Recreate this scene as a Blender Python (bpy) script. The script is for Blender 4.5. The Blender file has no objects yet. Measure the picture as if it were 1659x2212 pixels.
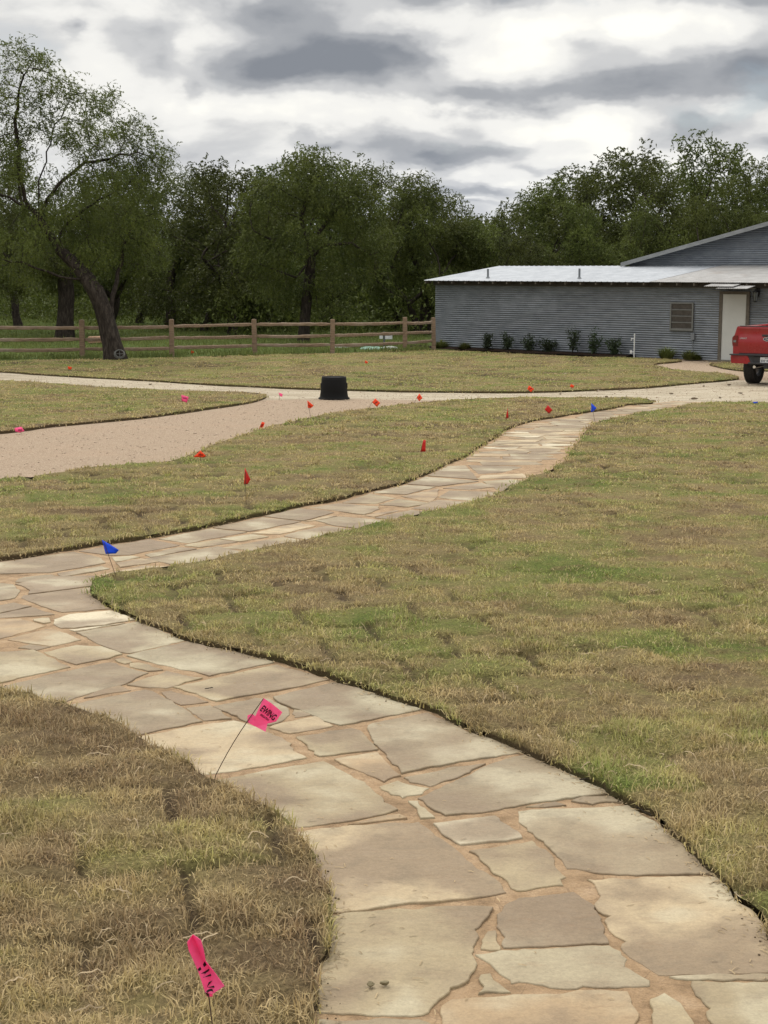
import bpy, bmesh, math, random
import numpy as np
from mathutils import Vector, Matrix, kdtree, geometry

SC = bpy.context.scene
R = math.radians
rng = np.random.default_rng(7)
random.seed(7)

# ---------------------------------------------------------------- camera
F = 3300.0                      # focal length in picture units (1659 x 2212)
PITCH = math.atan(526.0 / F)
CAMZ = 1.8
cam = bpy.data.objects.new('camera', bpy.data.cameras.new('camera'))
SC.collection.objects.link(cam)
cam.location = (0, 0, CAMZ)
cam.rotation_euler = (R(90) - PITCH, 0, 0)
cam.data.sensor_fit = 'VERTICAL'
cam.data.sensor_height = 24.0
cam.data.lens = F / 2212.0 * 24.0
cam.data.clip_start = 0.05
cam.data.clip_end = 3000
SC.camera = cam

SC.view_settings.view_transform = 'Standard'
SC.view_settings.look = 'None'
SC.view_settings.exposure = 0.0
SC.view_settings.gamma = 1.0

# ---------------------------------------------------------------- sun
SUN_EL, SUN_AZ = 50.0, -25.0     # degrees; azimuth from +Y towards +X
sun = bpy.data.objects.new('sun', bpy.data.lights.new('sun', 'SUN'))
SC.collection.objects.link(sun)
sun.data.energy = 1.5
sun.data.angle = R(14)
sun.data.color = (1.0, 0.95, 0.86)
sd = Vector((math.sin(R(SUN_AZ)) * math.cos(R(SUN_EL)), math.cos(R(SUN_AZ)) * math.cos(R(SUN_EL)), math.sin(R(SUN_EL))))
sun.rotation_euler = sd.to_track_quat('Z', 'Y').to_euler()
sun.location = (-10, 20, 30)

# ---------------------------------------------------------------- node helper
class NT:
    def __init__(s, tree):
        s.t = tree; s.n = tree.nodes; s.l = tree.links
    def new(s, typ, **kw):
        n = s.n.new(typ)
        for k, v in kw.items(): setattr(n, k, v)
        return n
    def put(s, sock, v):
        if v is None: return
        if isinstance(v, bpy.types.NodeSocket): s.l.new(v, sock)
        elif isinstance(v, bpy.types.Node): s.l.new(v.outputs[0], sock)
        else: sock.default_value = v
    def m(s, op, a, b=None, c=None, clamp=False):
        n = s.new('ShaderNodeMath', operation=op); n.use_clamp = clamp
        s.put(n.inputs[0], a); s.put(n.inputs[1], b); s.put(n.inputs[2], c)
        return n.outputs[0]
    def ramp(s, fac, stops, interp='LINEAR'):
        n = s.new('ShaderNodeValToRGB'); cr = n.color_ramp; cr.interpolation = interp
        while len(cr.elements) < len(stops): cr.elements.new(0.5)
        for e, (p, c) in zip(cr.elements, stops):
            e.position = p
            if not isinstance(c, (tuple, list)): c = (c, c, c)
            e.color = (*c[:3], 1)
        s.put(n.inputs[0], fac)
        return n.outputs[0]
    def noise(s, vec, scale, detail=4, rough=0.55, dist=0.0, out=0):
        n = s.new('ShaderNodeTexNoise')
        s.put(n.inputs['Vector'], vec); n.inputs['Scale'].default_value = scale
        n.inputs['Detail'].default_value = detail; n.inputs['Roughness'].default_value = rough
        n.inputs['Distortion'].default_value = dist
        return n.outputs[out]
    def mix(s, fac, a, b, typ='MIX'):
        n = s.new('ShaderNodeMix', data_type='RGBA', blend_type=typ)
        s.put(n.inputs[0], fac)
        for sock, v in ((n.inputs[6], a), (n.inputs[7], b)):
            if isinstance(v, (tuple, list)) and len(v) == 3: v = (*v, 1)
            s.put(sock, v)
        return n.outputs[2]
    def vscale(s, vec, xyz):
        n = s.new('ShaderNodeVectorMath', operation='MULTIPLY')
        s.put(n.inputs[0], vec); n.inputs[1].default_value = xyz
        return n.outputs[0]
    def smooth(s, v, a, b):
        n = s.new('ShaderNodeMapRange', interpolation_type='SMOOTHSTEP')
        s.put(n.inputs[0], v); n.inputs[1].default_value = a; n.inputs[2].default_value = b
        return n.outputs[0]

# ---------------------------------------------------------------- world: broken overcast sky
world = bpy.data.worlds.new('World'); SC.world = world; world.use_nodes = True
w = NT(world.node_tree); w.n.clear()
tc = w.new('ShaderNodeTexCoord')
sep = w.new('ShaderNodeSeparateXYZ'); w.put(sep.inputs[0], tc.outputs['Generated'])
az = w.m('ARCTAN2', sep.outputs[0], sep.outputs[1])
el = w.m('ARCSINE', sep.outputs[2])
elc = w.m('MAXIMUM', el, 0.0)
# clouds flatten toward the horizon
vv = w.m('MULTIPLY', w.m('POWER', elc, 0.72), 1.25)
cmb = w.new('ShaderNodeCombineXYZ'); w.put(cmb.inputs[0], az); w.put(cmb.inputs[1], w.m('MULTIPLY', vv, 1.15)); cmb.inputs[2].default_value = 3.7
n_w1 = w.noise(cmb.outputs[0], 7.0, 3, 0.5, 0, 1)
cw = w.new('ShaderNodeVectorMath', operation='MULTIPLY_ADD')
w.put(cw.inputs[0], n_w1); cw.inputs[1].default_value = (0.09, 0.05, 0); w.put(cw.inputs[2], cmb.outputs[0])
n_big = w.noise(cw.outputs[0], 5.5, 8, 0.52, 0.3)
n_mid = w.noise(cw.outputs[0], 15.0, 7, 0.5, 0.0)
# warped angular coordinates for the named cloud banks
wsep = w.new('ShaderNodeSeparateXYZ'); w.put(wsep.inputs[0], n_w1)
n_w2 = w.noise(cmb.outputs[0], 24.0, 4, 0.55, 0, 1)
wsep2 = w.new('ShaderNodeSeparateXYZ'); w.put(wsep2.inputs[0], n_w2)
azw = w.m('ADD', w.m('MULTIPLY_ADD', wsep.outputs[0], 0.06, -0.03), w.m('ADD', az, w.m('MULTIPLY_ADD', wsep2.outputs[0], 0.05, -0.025)))
elw = w.m('ADD', w.m('MULTIPLY_ADD', wsep.outputs[1], 0.024, -0.012), w.m('ADD', el, w.m('MULTIPLY_ADD', wsep2.outputs[1], 0.022, -0.011)))
BANKS = [  # x, y in picture units, radii, weight
    (600, 45, 120, 36, .80), (590, 160, 120, 38, .72), (740, 130, 150, 42, .80), (860, 150, 90, 42, .62),
    (960, 10, 170, 22, .65), (1500, 5, 130, 22, .30), (1640, 35, 60, 22, .45), (320, 105, 70, 40, .42), (345, 160, 40, 22, .3),
    (1000, 215, 110, 24, .55), (1200, 210, 170, 34, .78), (1430, 195, 150, 40, .72), (1620, 165, 90, 36, .62), (1280, 120, 90, 30, .40),
    (1060, 325, 110, 19, .66), (910, 342, 90, 12, .60), (1465, 290, 80, 24, .66), (1650, 330, 70, 20, .60),
    (1040, 412, 100, 12, .62), (655, 300, 34, 16, .45), (790, 308, 70, 20, .42), (400, 345, 90, 30, .38), (420, 205, 22, 30, .35),
    (1180, 360, 60, 9, .40), (145, 100, 26, 16, .50), (1700, 230, 60, 20, .4), (200, 330, 100, 40, .22), (-200, 200, 160, 60, .5), (1950, 120, 160, 60, .6),
    (1000, 445, 90, 6, .35), (500, 260, 60, 20, .2), (1000, 275, 60, 10, .25)]
LIGHTS = [(350, 40, 120, 30, .5), (170, 20, 120, 20, .4), (430, 130, 40, 30, .5), (430, 240, 60, 40, .4), (700, 245, 260, 26, .75), (1150, 90, 120, 36, .6),
          (1450, 70, 160, 25, .65), (900, 275, 60, 22, .5), (1250, 290, 100, 30, .75), (1560, 245, 100, 18, .6), (1000, 378, 60, 10, .6),
          (1110, 398, 30, 7, .6), (905, 75, 90, 22, .35), (860, 366, 40, 10, .4), (1000, 435, 60, 5, .5), (240, 170, 100, 40, .4)]
def bank(lst):
    tot = None
    for x, y, rx, ry, wt in lst:
        a0 = math.atan2(x - 829.5, F); e0 = (580 - y) / F * 0.985
        dx = w.m('MULTIPLY', w.m('SUBTRACT', azw, a0), F / rx)
        dy = w.m('MULTIPLY', w.m('SUBTRACT', elw, e0), F / ry)
        d2 = w.m('ADD', w.m('MULTIPLY', dx, dx), w.m('MULTIPLY', dy, dy))
        g = w.m('MULTIPLY', w.m('EXPONENT', w.m('MULTIPLY', d2, -0.8)), wt)
        tot = g if tot is None else w.m('ADD', tot, g)
    return tot
dark = w.m('MINIMUM', bank(BANKS), 0.95)
lite = bank(LIGHTS)
dens = w.m('ADD', w.m('MULTIPLY', w.m('SUBTRACT', n_big, 0.5), 0.95), w.m('MULTIPLY', w.m('SUBTRACT', n_mid, 0.5), 0.75))
dens = w.m('ADD', dens, w.m('SUBTRACT', w.m('MULTIPLY', dark, 0.70), w.m('MULTIPLY', lite, 0.30)))
dens = w.m('ADD', dens, 0.285)
cloud = w.ramp(dens, [(0.0, (1.08, 1.06, .98)), (0.20, (.92, .91, .875)), (0.42, (.63, .635, .64)), (0.68, (.40, .415, .44)), (1.05, (.25, .27, .305))], 'EASE')
lowel = w.smooth(el, 0.10, 0.0)
cloud = w.mix(w.m('MULTIPLY', lowel, 0.35), cloud, (.60, .66, .76))
sky = w.new('ShaderNodeTexSky', sky_type='NISHITA'); sky.sun_disc = False
sky.sun_elevation = R(SUN_EL); sky.sun_rotation = R(SUN_AZ)
skc = w.vscale(sky.outputs[0], (0.10, 0.10, 0.10))
gap = w.m('MULTIPLY', w.smooth(n_mid, 0.60, 0.78), 0.30)
col = w.mix(gap, cloud, skc)
up = w.m('MULTIPLY_ADD', w.smooth(el, 0.22, 0.95), 1.55, 1.0)
upv = w.new('ShaderNodeVectorMath', operation='SCALE'); w.put(upv.inputs[0], col); w.put(upv.inputs[3], up)
bg = w.new('ShaderNodeBackground'); w.put(bg.inputs[0], upv.outputs[0]); bg.inputs[1].default_value = 1.0
wo = w.new('ShaderNodeOutputWorld'); w.put(wo.inputs[0], bg.outputs[0])

# ---------------------------------------------------------------- geometry of the place
CP, SP = math.cos(PITCH), math.sin(PITCH)
def gh(y):                        # ground height: lawn falls away gently, then levels out
    y = np.asarray(y, dtype=float)
    a = -0.0255 * y
    t = np.clip(y - 34.0, 0, 12.8)
    b = -0.867 - 0.0255 * t + 0.0255 * t * t / (2 * 12.8)
    return np.where(y < 34.0, a, b)
def G1(y): return float(gh(y))
def ray(px, py):
    rx, ry = (px - 829.5) / F, (1106 - py) / F
    return Vector((rx, CP + ry * SP, ry * CP - SP))
def P(px, py, lift=0.0):          # picture point -> point on the ground
    d = ray(px, py)
    if d.z > -0.004: d.z = -0.004
    t = CAMZ / -d.z
    for _ in range(60): t = (CAMZ - G1(t * d.y)) / -d.z
    return Vector((t * d.x, t * d.y, G1(t * d.y) + lift))
def AT(px, py, Y):                # picture point -> point at distance Y
    d = ray(px, py); t = Y / d.y
    return Vector((t * d.x, Y, CAMZ + t * d.z))
def PX(v):                        # world -> picture
    x, y, z = v[0], v[1], v[2] - CAMZ
    depth = y * CP - z * SP
    return 829.5 + F * x / depth, 1106 - F * (y * SP + z * CP) / depth
K = 0.6636
def crop(x0, y0, s):
    return lambda pts: [((x0 + x * s) * K, (y0 + y * s) * K) for x, y in pts]
cA = crop(0, 2200, .75347); cB = crop(1250, 2200, .75347); cC = crop(0, 1700, .75347)
cD = crop(1500, 1250, .60277); cE = crop(600, 1300, .66305); cF = crop(0, 900, .75347); cG = crop(1300, 700, .72333)

# ---------------------------------------------------------------- numpy noise
_tab = rng.random((256, 256))
def vnoise(x, y, seed=0):
    x = np.asarray(x, float) + seed * 17.37; y = np.asarray(y, float) + seed * 9.71
    xi = np.floor(x).astype(int); yi = np.floor(y).astype(int)
    fx = x - xi; fy = y - yi
    fx = fx * fx * (3 - 2 * fx); fy = fy * fy * (3 - 2 * fy)
    a = _tab[xi & 255, yi & 255]; b = _tab[(xi + 1) & 255, yi & 255]
    c = _tab[xi & 255, (yi + 1) & 255]; d = _tab[(xi + 1) & 255, (yi + 1) & 255]
    return (a * (1 - fx) + b * fx) * (1 - fy) + (c * (1 - fx) + d * fx) * fy
def fbm(x, y, seed=0, o=3):
    s = 0; a = 1; t = 0
    for k in range(o):
        s = s + a * vnoise(x * 2 ** k, y * 2 ** k, seed + k * 5); t += a; a *= .5
    return s / t

# ---------------------------------------------------------------- object helpers
def link(o): SC.collection.objects.link(o); return o
def tag(o, label=None, cat=None, group=None, kind=None):
    if label: o['label'] = label
    if cat: o['category'] = cat
    if group: o['group'] = group
    if kind: o['kind'] = kind
    return o
def thing(name, label, cat, loc=(0, 0, 0), rz=0.0, group=None):
    o = bpy.data.objects.new(name, None); link(o)
    o.location = loc; o.rotation_euler = (0, 0, rz); o.empty_display_size = 0.1
    return tag(o, label, cat, group)
def obj(name, me, mat=None, parent=None, smooth=False):
    if mat is not None and not me.materials: me.materials.append(mat)
    o = bpy.data.objects.new(name, me); link(o)
    if parent is not None: o.parent = parent
    if smooth: me.shade_smooth()
    return o
def pmesh(name, V, Fc):
    me = bpy.data.meshes.new(name); me.from_pydata([tuple(v) for v in V], [], Fc); me.update(); return me
def fmesh(name, V, T, k=3):
    V = np.ascontiguousarray(V, dtype=np.float32); T = np.ascontiguousarray(T, dtype=np.int32)
    me = bpy.data.meshes.new(name)
    me.vertices.add(len(V)); me.vertices.foreach_set('co', V.ravel())
    n = len(T); me.loops.add(n * k); me.loops.foreach_set('vertex_index', T.ravel())
    me.polygons.add(n); me.polygons.foreach_set('loop_start', np.arange(0, n * k, k, dtype=np.int32))
    me.update(calc_edges=True); me.validate()
    return me
def attr(me, name, vals):
    a = me.attributes.new(name, 'FLOAT', 'POINT'); a.data.foreach_set('value', np.ascontiguousarray(vals, dtype=np.float32))
def copy_tree(o, parent=None):
    c = o.copy(); link(c)
    if parent is not None: c.parent = parent
    for ch in list(o.children): copy_tree(ch, c)
    return c
class MB:
    """collects simple shapes into one mesh"""
    def __init__(s): s.bm = bmesh.new()
    def box(s, c, size, rz=0.0, rot=None, bev=0.0):
        M = Matrix.Translation(c) @ (rot.to_4x4() if rot is not None else Matrix.Rotation(rz, 4, 'Z')) @ Matrix.Diagonal((*size, 1))
        r = bmesh.ops.create_cube(s.bm, size=1, matrix=M)
        if bev > 0:
            es = list({e for v in r['verts'] for e in v.link_edges})
            bmesh.ops.bevel(s.bm, geom=es, offset=bev, segments=2, affect='EDGES', profile=.6)
        return s
    def tube(s, a, b, r1, r2=None, n=12, caps=True):
        a, b = Vector(a), Vector(b); r2 = r1 if r2 is None else r2
        q = (b - a).to_track_quat('Z', 'Y').to_matrix().to_4x4()
        M = Matrix.Translation((a + b) / 2) @ q
        bmesh.ops.create_cone(s.bm, cap_ends=caps, segments=n, radius1=r1, radius2=r2, depth=(b - a).length, matrix=M)
        return s
    def lathe(s, prof, n=32, M=Matrix.Identity(4)):
        rings = []
        for r, z in prof:
            rings.append([s.bm.verts.new(M @ Vector((r * math.cos(2 * math.pi * k / n), r * math.sin(2 * math.pi * k / n), z))) for k in range(n)])
        for a, b in zip(rings, rings[1:]):
            for k in range(n): s.bm.faces.new((a[k], a[(k + 1) % n], b[(k + 1) % n], b[k]))
        return s
    def prism(s, pts, off):
        """pts: closed 3D outline, off: extrusion vector"""
        a = [s.bm.verts.new(Vector(p)) for p in pts]; b = [s.bm.verts.new(Vector(p) + Vector(off)) for p in pts]
        s.bm.faces.new(a); s.bm.faces.new(b[::-1])
        for k in range(len(a)): s.bm.faces.new((a[k], b[k], b[(k + 1) % len(a)], a[(k + 1) % len(a)]))
        return s
    def ico(s, c, size, sub=2, seed=0, rough=0.15, M=None):
        r = bmesh.ops.create_icosphere(s.bm, subdivisions=sub, radius=1)
        rn = random.Random(seed); off = [rn.uniform(0, 9) for _ in range(3)]
        for v in r['verts']:
            p = v.co
            k = 1 + rough * (math.sin(3.1 * p.x + off[0]) + math.sin(3.7 * p.y + off[1]) + math.sin(4.3 * p.z + off[2])) / 1.5 + rn.uniform(-.3, .3) * rough
            v.co = Vector((p.x * size[0] * k, p.y * size[1] * k, p.z * size[2] * k)) + Vector(c)
        return s
    def mesh(s, name):
        bmesh.ops.recalc_face_normals(s.bm, faces=s.bm.faces[:])
        me = bpy.data.meshes.new(name); s.bm.to_mesh(me); s.bm.free(); return me
    def build(s, name, mat, parent=None, smooth=False):
        o = obj(name, s.mesh(name), mat, parent)
        if smooth:
            o.data.shade_smooth()
            try: o.data.set_sharp_from_angle(angle=R(35))
            except Exception: pass
        return o

# ---------------------------------------------------------------- materials
def mat(name):
    m = bpy.data.materials.new(name); m.use_nodes = True
    t = NT(m.node_tree); t.n.clear()
    b = t.new('ShaderNodeBsdfPrincipled'); o = t.new('ShaderNodeOutputMaterial'); t.put(o.inputs[0], b.outputs[0])
    t.b = b; t.o = o
    return m, t
def bump(t, h, strength=0.5, dist=0.01):
    n = t.new('ShaderNodeBump'); n.inputs['Strength'].default_value = strength; n.inputs['Distance'].default_value = dist
    t.put(n.inputs['Height'], h); t.put(t.b.inputs['Normal'], n.outputs[0])
def simple(name, col, rough=0.6, metal=0.0, var=0.15, scale=8.0, bmp=0.0, spec=0.5, coat=0.0):
    m, t = mat(name)
    tcn = t.new('ShaderNodeTexCoord').outputs['Object']
    n = t.noise(tcn, scale, 6, .6)
    a = tuple(c * (1 - var) for c in col); b = tuple(min(1, c * (1 + var)) for c in col)
    t.put(t.b.inputs['Base Color'], t.ramp(n, [(.3, a), (.7, b)]))
    t.b.inputs['Roughness'].default_value = rough; t.b.inputs['Metallic'].default_value = metal
    t.b.inputs['Specular IOR Level'].default_value = spec
    if coat: t.b.inputs['Coat Weight'].default_value = coat; t.b.inputs['Coat Roughness'].default_value = .08
    if bmp: bump(t, t.noise(tcn, scale * 6, 5, .6), bmp, .01)
    return m

def lawn_colour(t, pos):
    n1 = t.noise(pos, 0.55, 5, .6); n2 = t.noise(pos, 2.6, 4, .6); n3 = t.noise(pos, 9.0, 4, .65); n4 = t.noise(pos, 1.3, 4, .6, .4)
    tone = t.new('ShaderNodeAttribute', attribute_name='tone').outputs['Fac']
    g = t.m('ADD', t.m('ADD', t.m('MULTIPLY', n1, .50), t.m('MULTIPLY', n2, .5)), t.m('MULTIPLY', t.m('SUBTRACT', tone, .5), .15))
    base = t.ramp(g, [(.30, (.245, .17, .092)), (.39, (.37, .28, .138)), (.47, (.38, .31, .13)), (.56, (.305, .30, .096)), (.65, (.195, .24, .056))])
    br = t.smooth(t.m('ADD', t.m('MULTIPLY', n4, .6), t.m('MULTIPLY', n3, .4)), .50, .60)
    return t.mix(t.m('MULTIPLY', br, .6), base, (.25, .175, .088)), n3

def make_lawn_mats():
    m, t = mat('sod'); pos = t.new('ShaderNodeTexCoord').outputs['Object']
    c, n3 = lawn_colour(t, pos)
    fine = t.noise(pos, 70, 5, .7)
    c2 = t.mix(1.0, c, t.ramp(fine, [(.3, .22), (.7, .75)]), 'MULTIPLY')
    at = t.new('ShaderNodeAttribute', attribute_name='soil')
    t.put(t.b.inputs['Base Color'], t.mix(at.outputs['Fac'], c2, (.055, .038, .024)))
    t.b.inputs['Roughness'].default_value = .95; t.b.inputs['Specular IOR Level'].default_value = .1
    bump(t, t.m('ADD', fine, t.noise(pos, 25, 4, .6)), 1.0, .02)
    m2, t = mat('grass_blade'); pos = t.new('ShaderNodeTexCoord').outputs['Object']
    c, n3 = lawn_colour(t, pos)
    rn = t.new('ShaderNodeAttribute', attribute_name='rnd').outputs['Fac']
    c = t.mix(t.ramp(rn, [(.0, .0), (.72, .05), (.80, .75), (1, .9)]), c, (.40, .31, .17))
    v = t.new('ShaderNodeAttribute', attribute_name='val').outputs['Fac']
    hs = t.new('ShaderNodeHueSaturation'); t.put(hs.inputs['Color'], c); t.put(hs.inputs['Value'], t.m('MULTIPLY_ADD', v, 1.05, .55))
    t.put(t.b.inputs['Base Color'], hs.outputs[0])
    t.b.inputs['Roughness'].default_value = .7; t.b.inputs['Specular IOR Level'].default_value = .25
    tr = t.new('ShaderNodeBsdfTranslucent'); t.put(tr.inputs[0], hs.outputs[0])
    mx = t.new('ShaderNodeMixShader'); mx.inputs[0].default_value = .28
    t.put(mx.inputs[1], t.b.outputs[0]); t.put(mx.inputs[2], tr.outputs[0]); t.put(t.o.inputs[0], mx.outputs[0])
    return m, m2
M_SOD, M_BLADE = make_lawn_mats()

def leaf_mat(name, c1, c2, trans=.3):
    m, t = mat(name); pos = t.new('ShaderNodeTexCoord').outputs['Object']
    v = t.new('ShaderNodeAttribute', attribute_name='val').outputs['Fac']
    oi = t.new('ShaderNodeObjectInfo').outputs['Random']
    n = t.noise(pos, .7, 4, .6)
    f = t.m('ADD', t.m('MULTIPLY', n, .9), t.m('MULTIPLY', v, .35))
    c = t.mix(t.smooth(f, .35, .85), c1, c2)
    hs = t.new('ShaderNodeHueSaturation'); t.put(hs.inputs['Color'], c); t.put(hs.inputs['Value'], t.m('MULTIPLY_ADD', oi, .6, .7))
    t.put(hs.inputs['Hue'], t.m('MULTIPLY_ADD', oi, .02, .49))
    t.put(t.b.inputs['Base Color'], hs.outputs[0]); t.b.inputs['Roughness'].default_value = .6; t.b.inputs['Specular IOR Level'].default_value = .2
    tr = t.new('ShaderNodeBsdfTranslucent'); t.put(tr.inputs[0], hs.outputs[0])
    mx = t.new('ShaderNodeMixShader'); mx.inputs[0].default_value = trans
    t.put(mx.inputs[1], t.b.outputs[0]); t.put(mx.inputs[2], tr.outputs[0]); t.put(t.o.inputs[0], mx.outputs[0])
    return m
M_LEAF = leaf_mat('mesquite_leaf', (.042, .056, .013), (.105, .125, .027))
M_LEAF_HI = leaf_mat('shrub_leaf', (.028, .04, .02), (.055, .078, .036))
M_LEAF_YEL = leaf_mat('clump_leaf', (.085, .10, .03), (.15, .165, .05))
M_MEADOW_BLADE = leaf_mat('meadow_blade', (.10, .13, .036), (.19, .22, .062))

def bark_mat():
    m, t = mat('bark'); pos = t.new('ShaderNodeTexCoord').outputs['Object']
    s = t.vscale(pos, (1, 1, .25)); n = t.noise(s, 14, 7, .65, .6); n2 = t.noise(s, 40, 4, .6)
    t.put(t.b.inputs['Base Color'], t.ramp(n, [(.32, (.014, .011, .009)), (.5, (.034, .027, .022)), (.7, (.075, .062, .05))]))
    t.b.inputs['Roughness'].default_value = .95; t.b.inputs['Specular IOR Level'].default_value = .15
    bump(t, t.m('ADD', n, t.m('MULTIPLY', n2, .4)), 1.0, .05)
    return m
M_BARK = bark_mat()

def stone_mat():
    m, t = mat('flagstone'); pos = t.new('ShaderNodeTexCoord').outputs['Object']
    base = t.new('ShaderNodeAttribute', attribute_name='col').outputs['Color']
    ph = t.new('ShaderNodeAttribute', attribute_name='ph').outputs['Fac']
    ad = t.new('ShaderNodeVectorMath', operation='ADD'); t.put(ad.inputs[0], pos)
    cx = t.new('ShaderNodeCombineXYZ'); t.put(cx.inputs[2], ph); t.put(ad.inputs[1], cx.outputs[0])
    big = t.noise(ad.outputs[0], 2.4, 3, .45, .15); mid = t.noise(ad.outputs[0], 7, 4, .5, .5); fine = t.noise(pos, 150, 4, .6)
    c = t.mix(t.m('MULTIPLY', t.smooth(big, .45, .62), .80), base, (.19, .135, .083))
    c = t.mix(t.m('MULTIPLY', t.smooth(big, .47, .33), .6), c, (.42, .37, .255))
    c = t.mix(t.m('MULTIPLY', t.smooth(mid, .50, .72), .30), c, (.14, .115, .085))
    vein = t.noise(t.vscale(ad.outputs[0], (1, 2.6, 1)), 12, 7, .7, 1.2); c = t.mix(t.m('MULTIPLY', t.smooth(vein, .54, .68), .28), c, (.20, .12, .065))
    med = t.noise(pos, 55, 5, .7); c = t.mix(1.0, c, t.ramp(med, [(.3, .86), (.7, 1.08)]), 'MULTIPLY')
    c = t.mix(1.0, c, t.ramp(fine, [(.25, .84), (.75, 1.08)]), 'MULTIPLY')
    spk = t.noise(pos, 38, 3, .7)
    c = t.mix(t.m('MULTIPLY', t.smooth(spk, .69, .76), .5), c, (.14, .10, .07))
    t.put(t.b.inputs['Base Color'], c)
    t.put(t.b.inputs['Roughness'], t.ramp(mid, [(.3, .62), (.7, .82)])); t.b.inputs['Specular IOR Level'].default_value = .35
    bump(t, t.m('ADD', t.m('ADD', t.m('MULTIPLY', mid, 1.2), t.m('MULTIPLY', vein, .9)), t.m('MULTIPLY', med, .3)), .7, .007)
    return m
M_STONE = stone_mat()
def mortar_mat():
    m, t = mat('mortar'); pos = t.new('ShaderNodeTexCoord').outputs['Object']
    n = t.noise(pos, 9, 5, .6); f = t.noise(pos, 120, 4, .7)
    c = t.ramp(n, [(.3, (.20, .125, .062)), (.5, (.33, .215, .115)), (.75, (.43, .30, .18))])
    c = t.mix(1.0, c, t.ramp(f, [(.3, .72), (.7, 1.08)]), 'MULTIPLY')
    g = t.noise(pos, 26, 6, .7); c = t.mix(t.m('MULTIPLY', t.smooth(g, .54, .68), .4), c, (.15, .09, .048)); cr = t.new('ShaderNodeTexVoronoi', feature='DISTANCE_TO_EDGE'); t.put(cr.inputs['Vector'], pos); cr.inputs['Scale'].default_value = 5.5
    c = t.mix(t.m('MULTIPLY', t.smooth(cr.outputs[0], .014, .003), .3), c, (.09, .055, .03))
    t.put(t.b.inputs['Base Color'], c); t.b.inputs['Roughness'].default_value = .95
    bump(t, t.m('ADD', t.m('ADD', n, g), t.m('MULTIPLY', f, .5)), 1.0, .012)
    return m
M_MORTAR = mortar_mat()
def road_mat():
    m, t = mat('gravel'); pos = t.new('ShaderNodeTexCoord').outputs['Object']
    pk = t.new('ShaderNodeAttribute', attribute_name='pink').outputs['Fac']
    nb = t.noise(pos, 1.1, 5, .6); fac = t.smooth(t.m('ADD', pk, t.m('MULTIPLY', t.m('SUBTRACT', nb, .5), .7)), .35, .65)
    st = t.vscale(pos, (.35, 1.4, 1)); nw = t.noise(st, 2.2, 6, .65)
    vo = t.new('ShaderNodeTexVoronoi'); t.put(vo.inputs['Vector'], pos); vo.inputs['Scale'].default_value = 95
    vsep = t.new('ShaderNodeSeparateColor'); t.put(vsep.inputs[0], vo.outputs['Color'])
    white = t.ramp(nw, [(.3, (.30, .245, .17)), (.5, (.46, .39, .285)), (.72, (.57, .50, .385))])
    white = t.mix(t.smooth(t.noise(pos, 5.5, 5, .7), .60, .68), white, (.30, .21, .14))
    pink = t.ramp(vsep.outputs[0], [(.0, (.22, .15, .098)), (.35, (.345, .255, .178)), (.8, (.405, .31, .222)), (1, (.50, .405, .30))])
    pink = t.mix(t.m('MULTIPLY', t.smooth(nb, .5, .7), .3), pink, (.40, .28, .19))
    wv = t.mix(1.0, white, t.ramp(vsep.outputs[1], [(.0, .62), (.3, .95), (1, 1.05)]), 'MULTIPLY')
    t.put(t.b.inputs['Base Color'], t.mix(fac, wv, pink)); t.b.inputs['Roughness'].default_value = .95; t.b.inputs['Specular IOR Level'].default_value = .2
    bump(t, t.m('ADD', vo.outputs['Distance'], t.noise(pos, 14, 4, .6)), .8, .02)
    return m
M_ROAD = road_mat()
def soil_mat(name, stops, scale=3.0, bs=.03):
    m, t = mat(name); pos = t.new('ShaderNodeTexCoord').outputs['Object']
    n = t.noise(pos, scale, 7, .65); f = t.noise(pos, scale * 15, 4, .7)
    c = t.mix(1.0, t.ramp(n, stops), t.ramp(f, [(.3, .6), (.7, 1.1)]), 'MULTIPLY')
    t.put(t.b.inputs['Base Color'], c); t.b.inputs['Roughness'].default_value = .97; t.b.inputs['Specular IOR Level'].default_value = .1
    bump(t, t.m('ADD', n, f), 1.0, bs); return m
M_SOIL = soil_mat('soil', [(.3, (.10, .07, .045)), (.7, (.2, .15, .10))])
M_MEADOW = soil_mat('meadow', [(.3, (.06, .085, .022)), (.5, (.09, .125, .03)), (.7, (.14, .15, .05))], .6, .08)
M_MULCH = soil_mat('mulch', [(.3, (.018, .012, .009)), (.7, (.06, .038, .026))], 12, .04)

def corr_mat(name, c1, c2, metal=.6, rough=.5, rust=0.0):
    m, t = mat(name); pos = t.new('ShaderNodeTexCoord').outputs['Object']
    n = t.noise(t.vscale(pos, (1, 1, 3)), 2.5, 6, .6); sp = t.noise(pos, 45, 4, .7)
    c = t.mix(t.ramp(n, [(.35, 0.), (.65, 1.)]), c1, c2)
    c = t.mix(1.0, c, t.ramp(sp, [(.3, .75), (.7, 1.15)]), 'MULTIPLY')
    sh = t.new('ShaderNodeAttribute', attribute_name='sheet').outputs['Fac']; sc_ = t.new('ShaderNodeVectorMath', operation='SCALE'); t.put(sc_.inputs[0], c); t.put(sc_.inputs[3], t.m('MULTIPLY_ADD', sh, .26, .90)); c = sc_.outputs[0]
    if rust: c = t.mix(t.m('MULTIPLY', t.smooth(t.noise(pos, 1.2, 6, .65), .55, .72), rust), c, (.22, .15, .10))
    t.put(t.b.inputs['Base Color'], c); t.b.inputs['Metallic'].default_value = metal
    t.put(t.b.inputs['Roughness'], t.ramp(sp, [(.3, rough - .08), (.7, rough + .12)]))
    return m
M_WALL = corr_mat('corrugated_steel', (.135, .148, .165), (.195, .21, .228), .4, .5)
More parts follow.
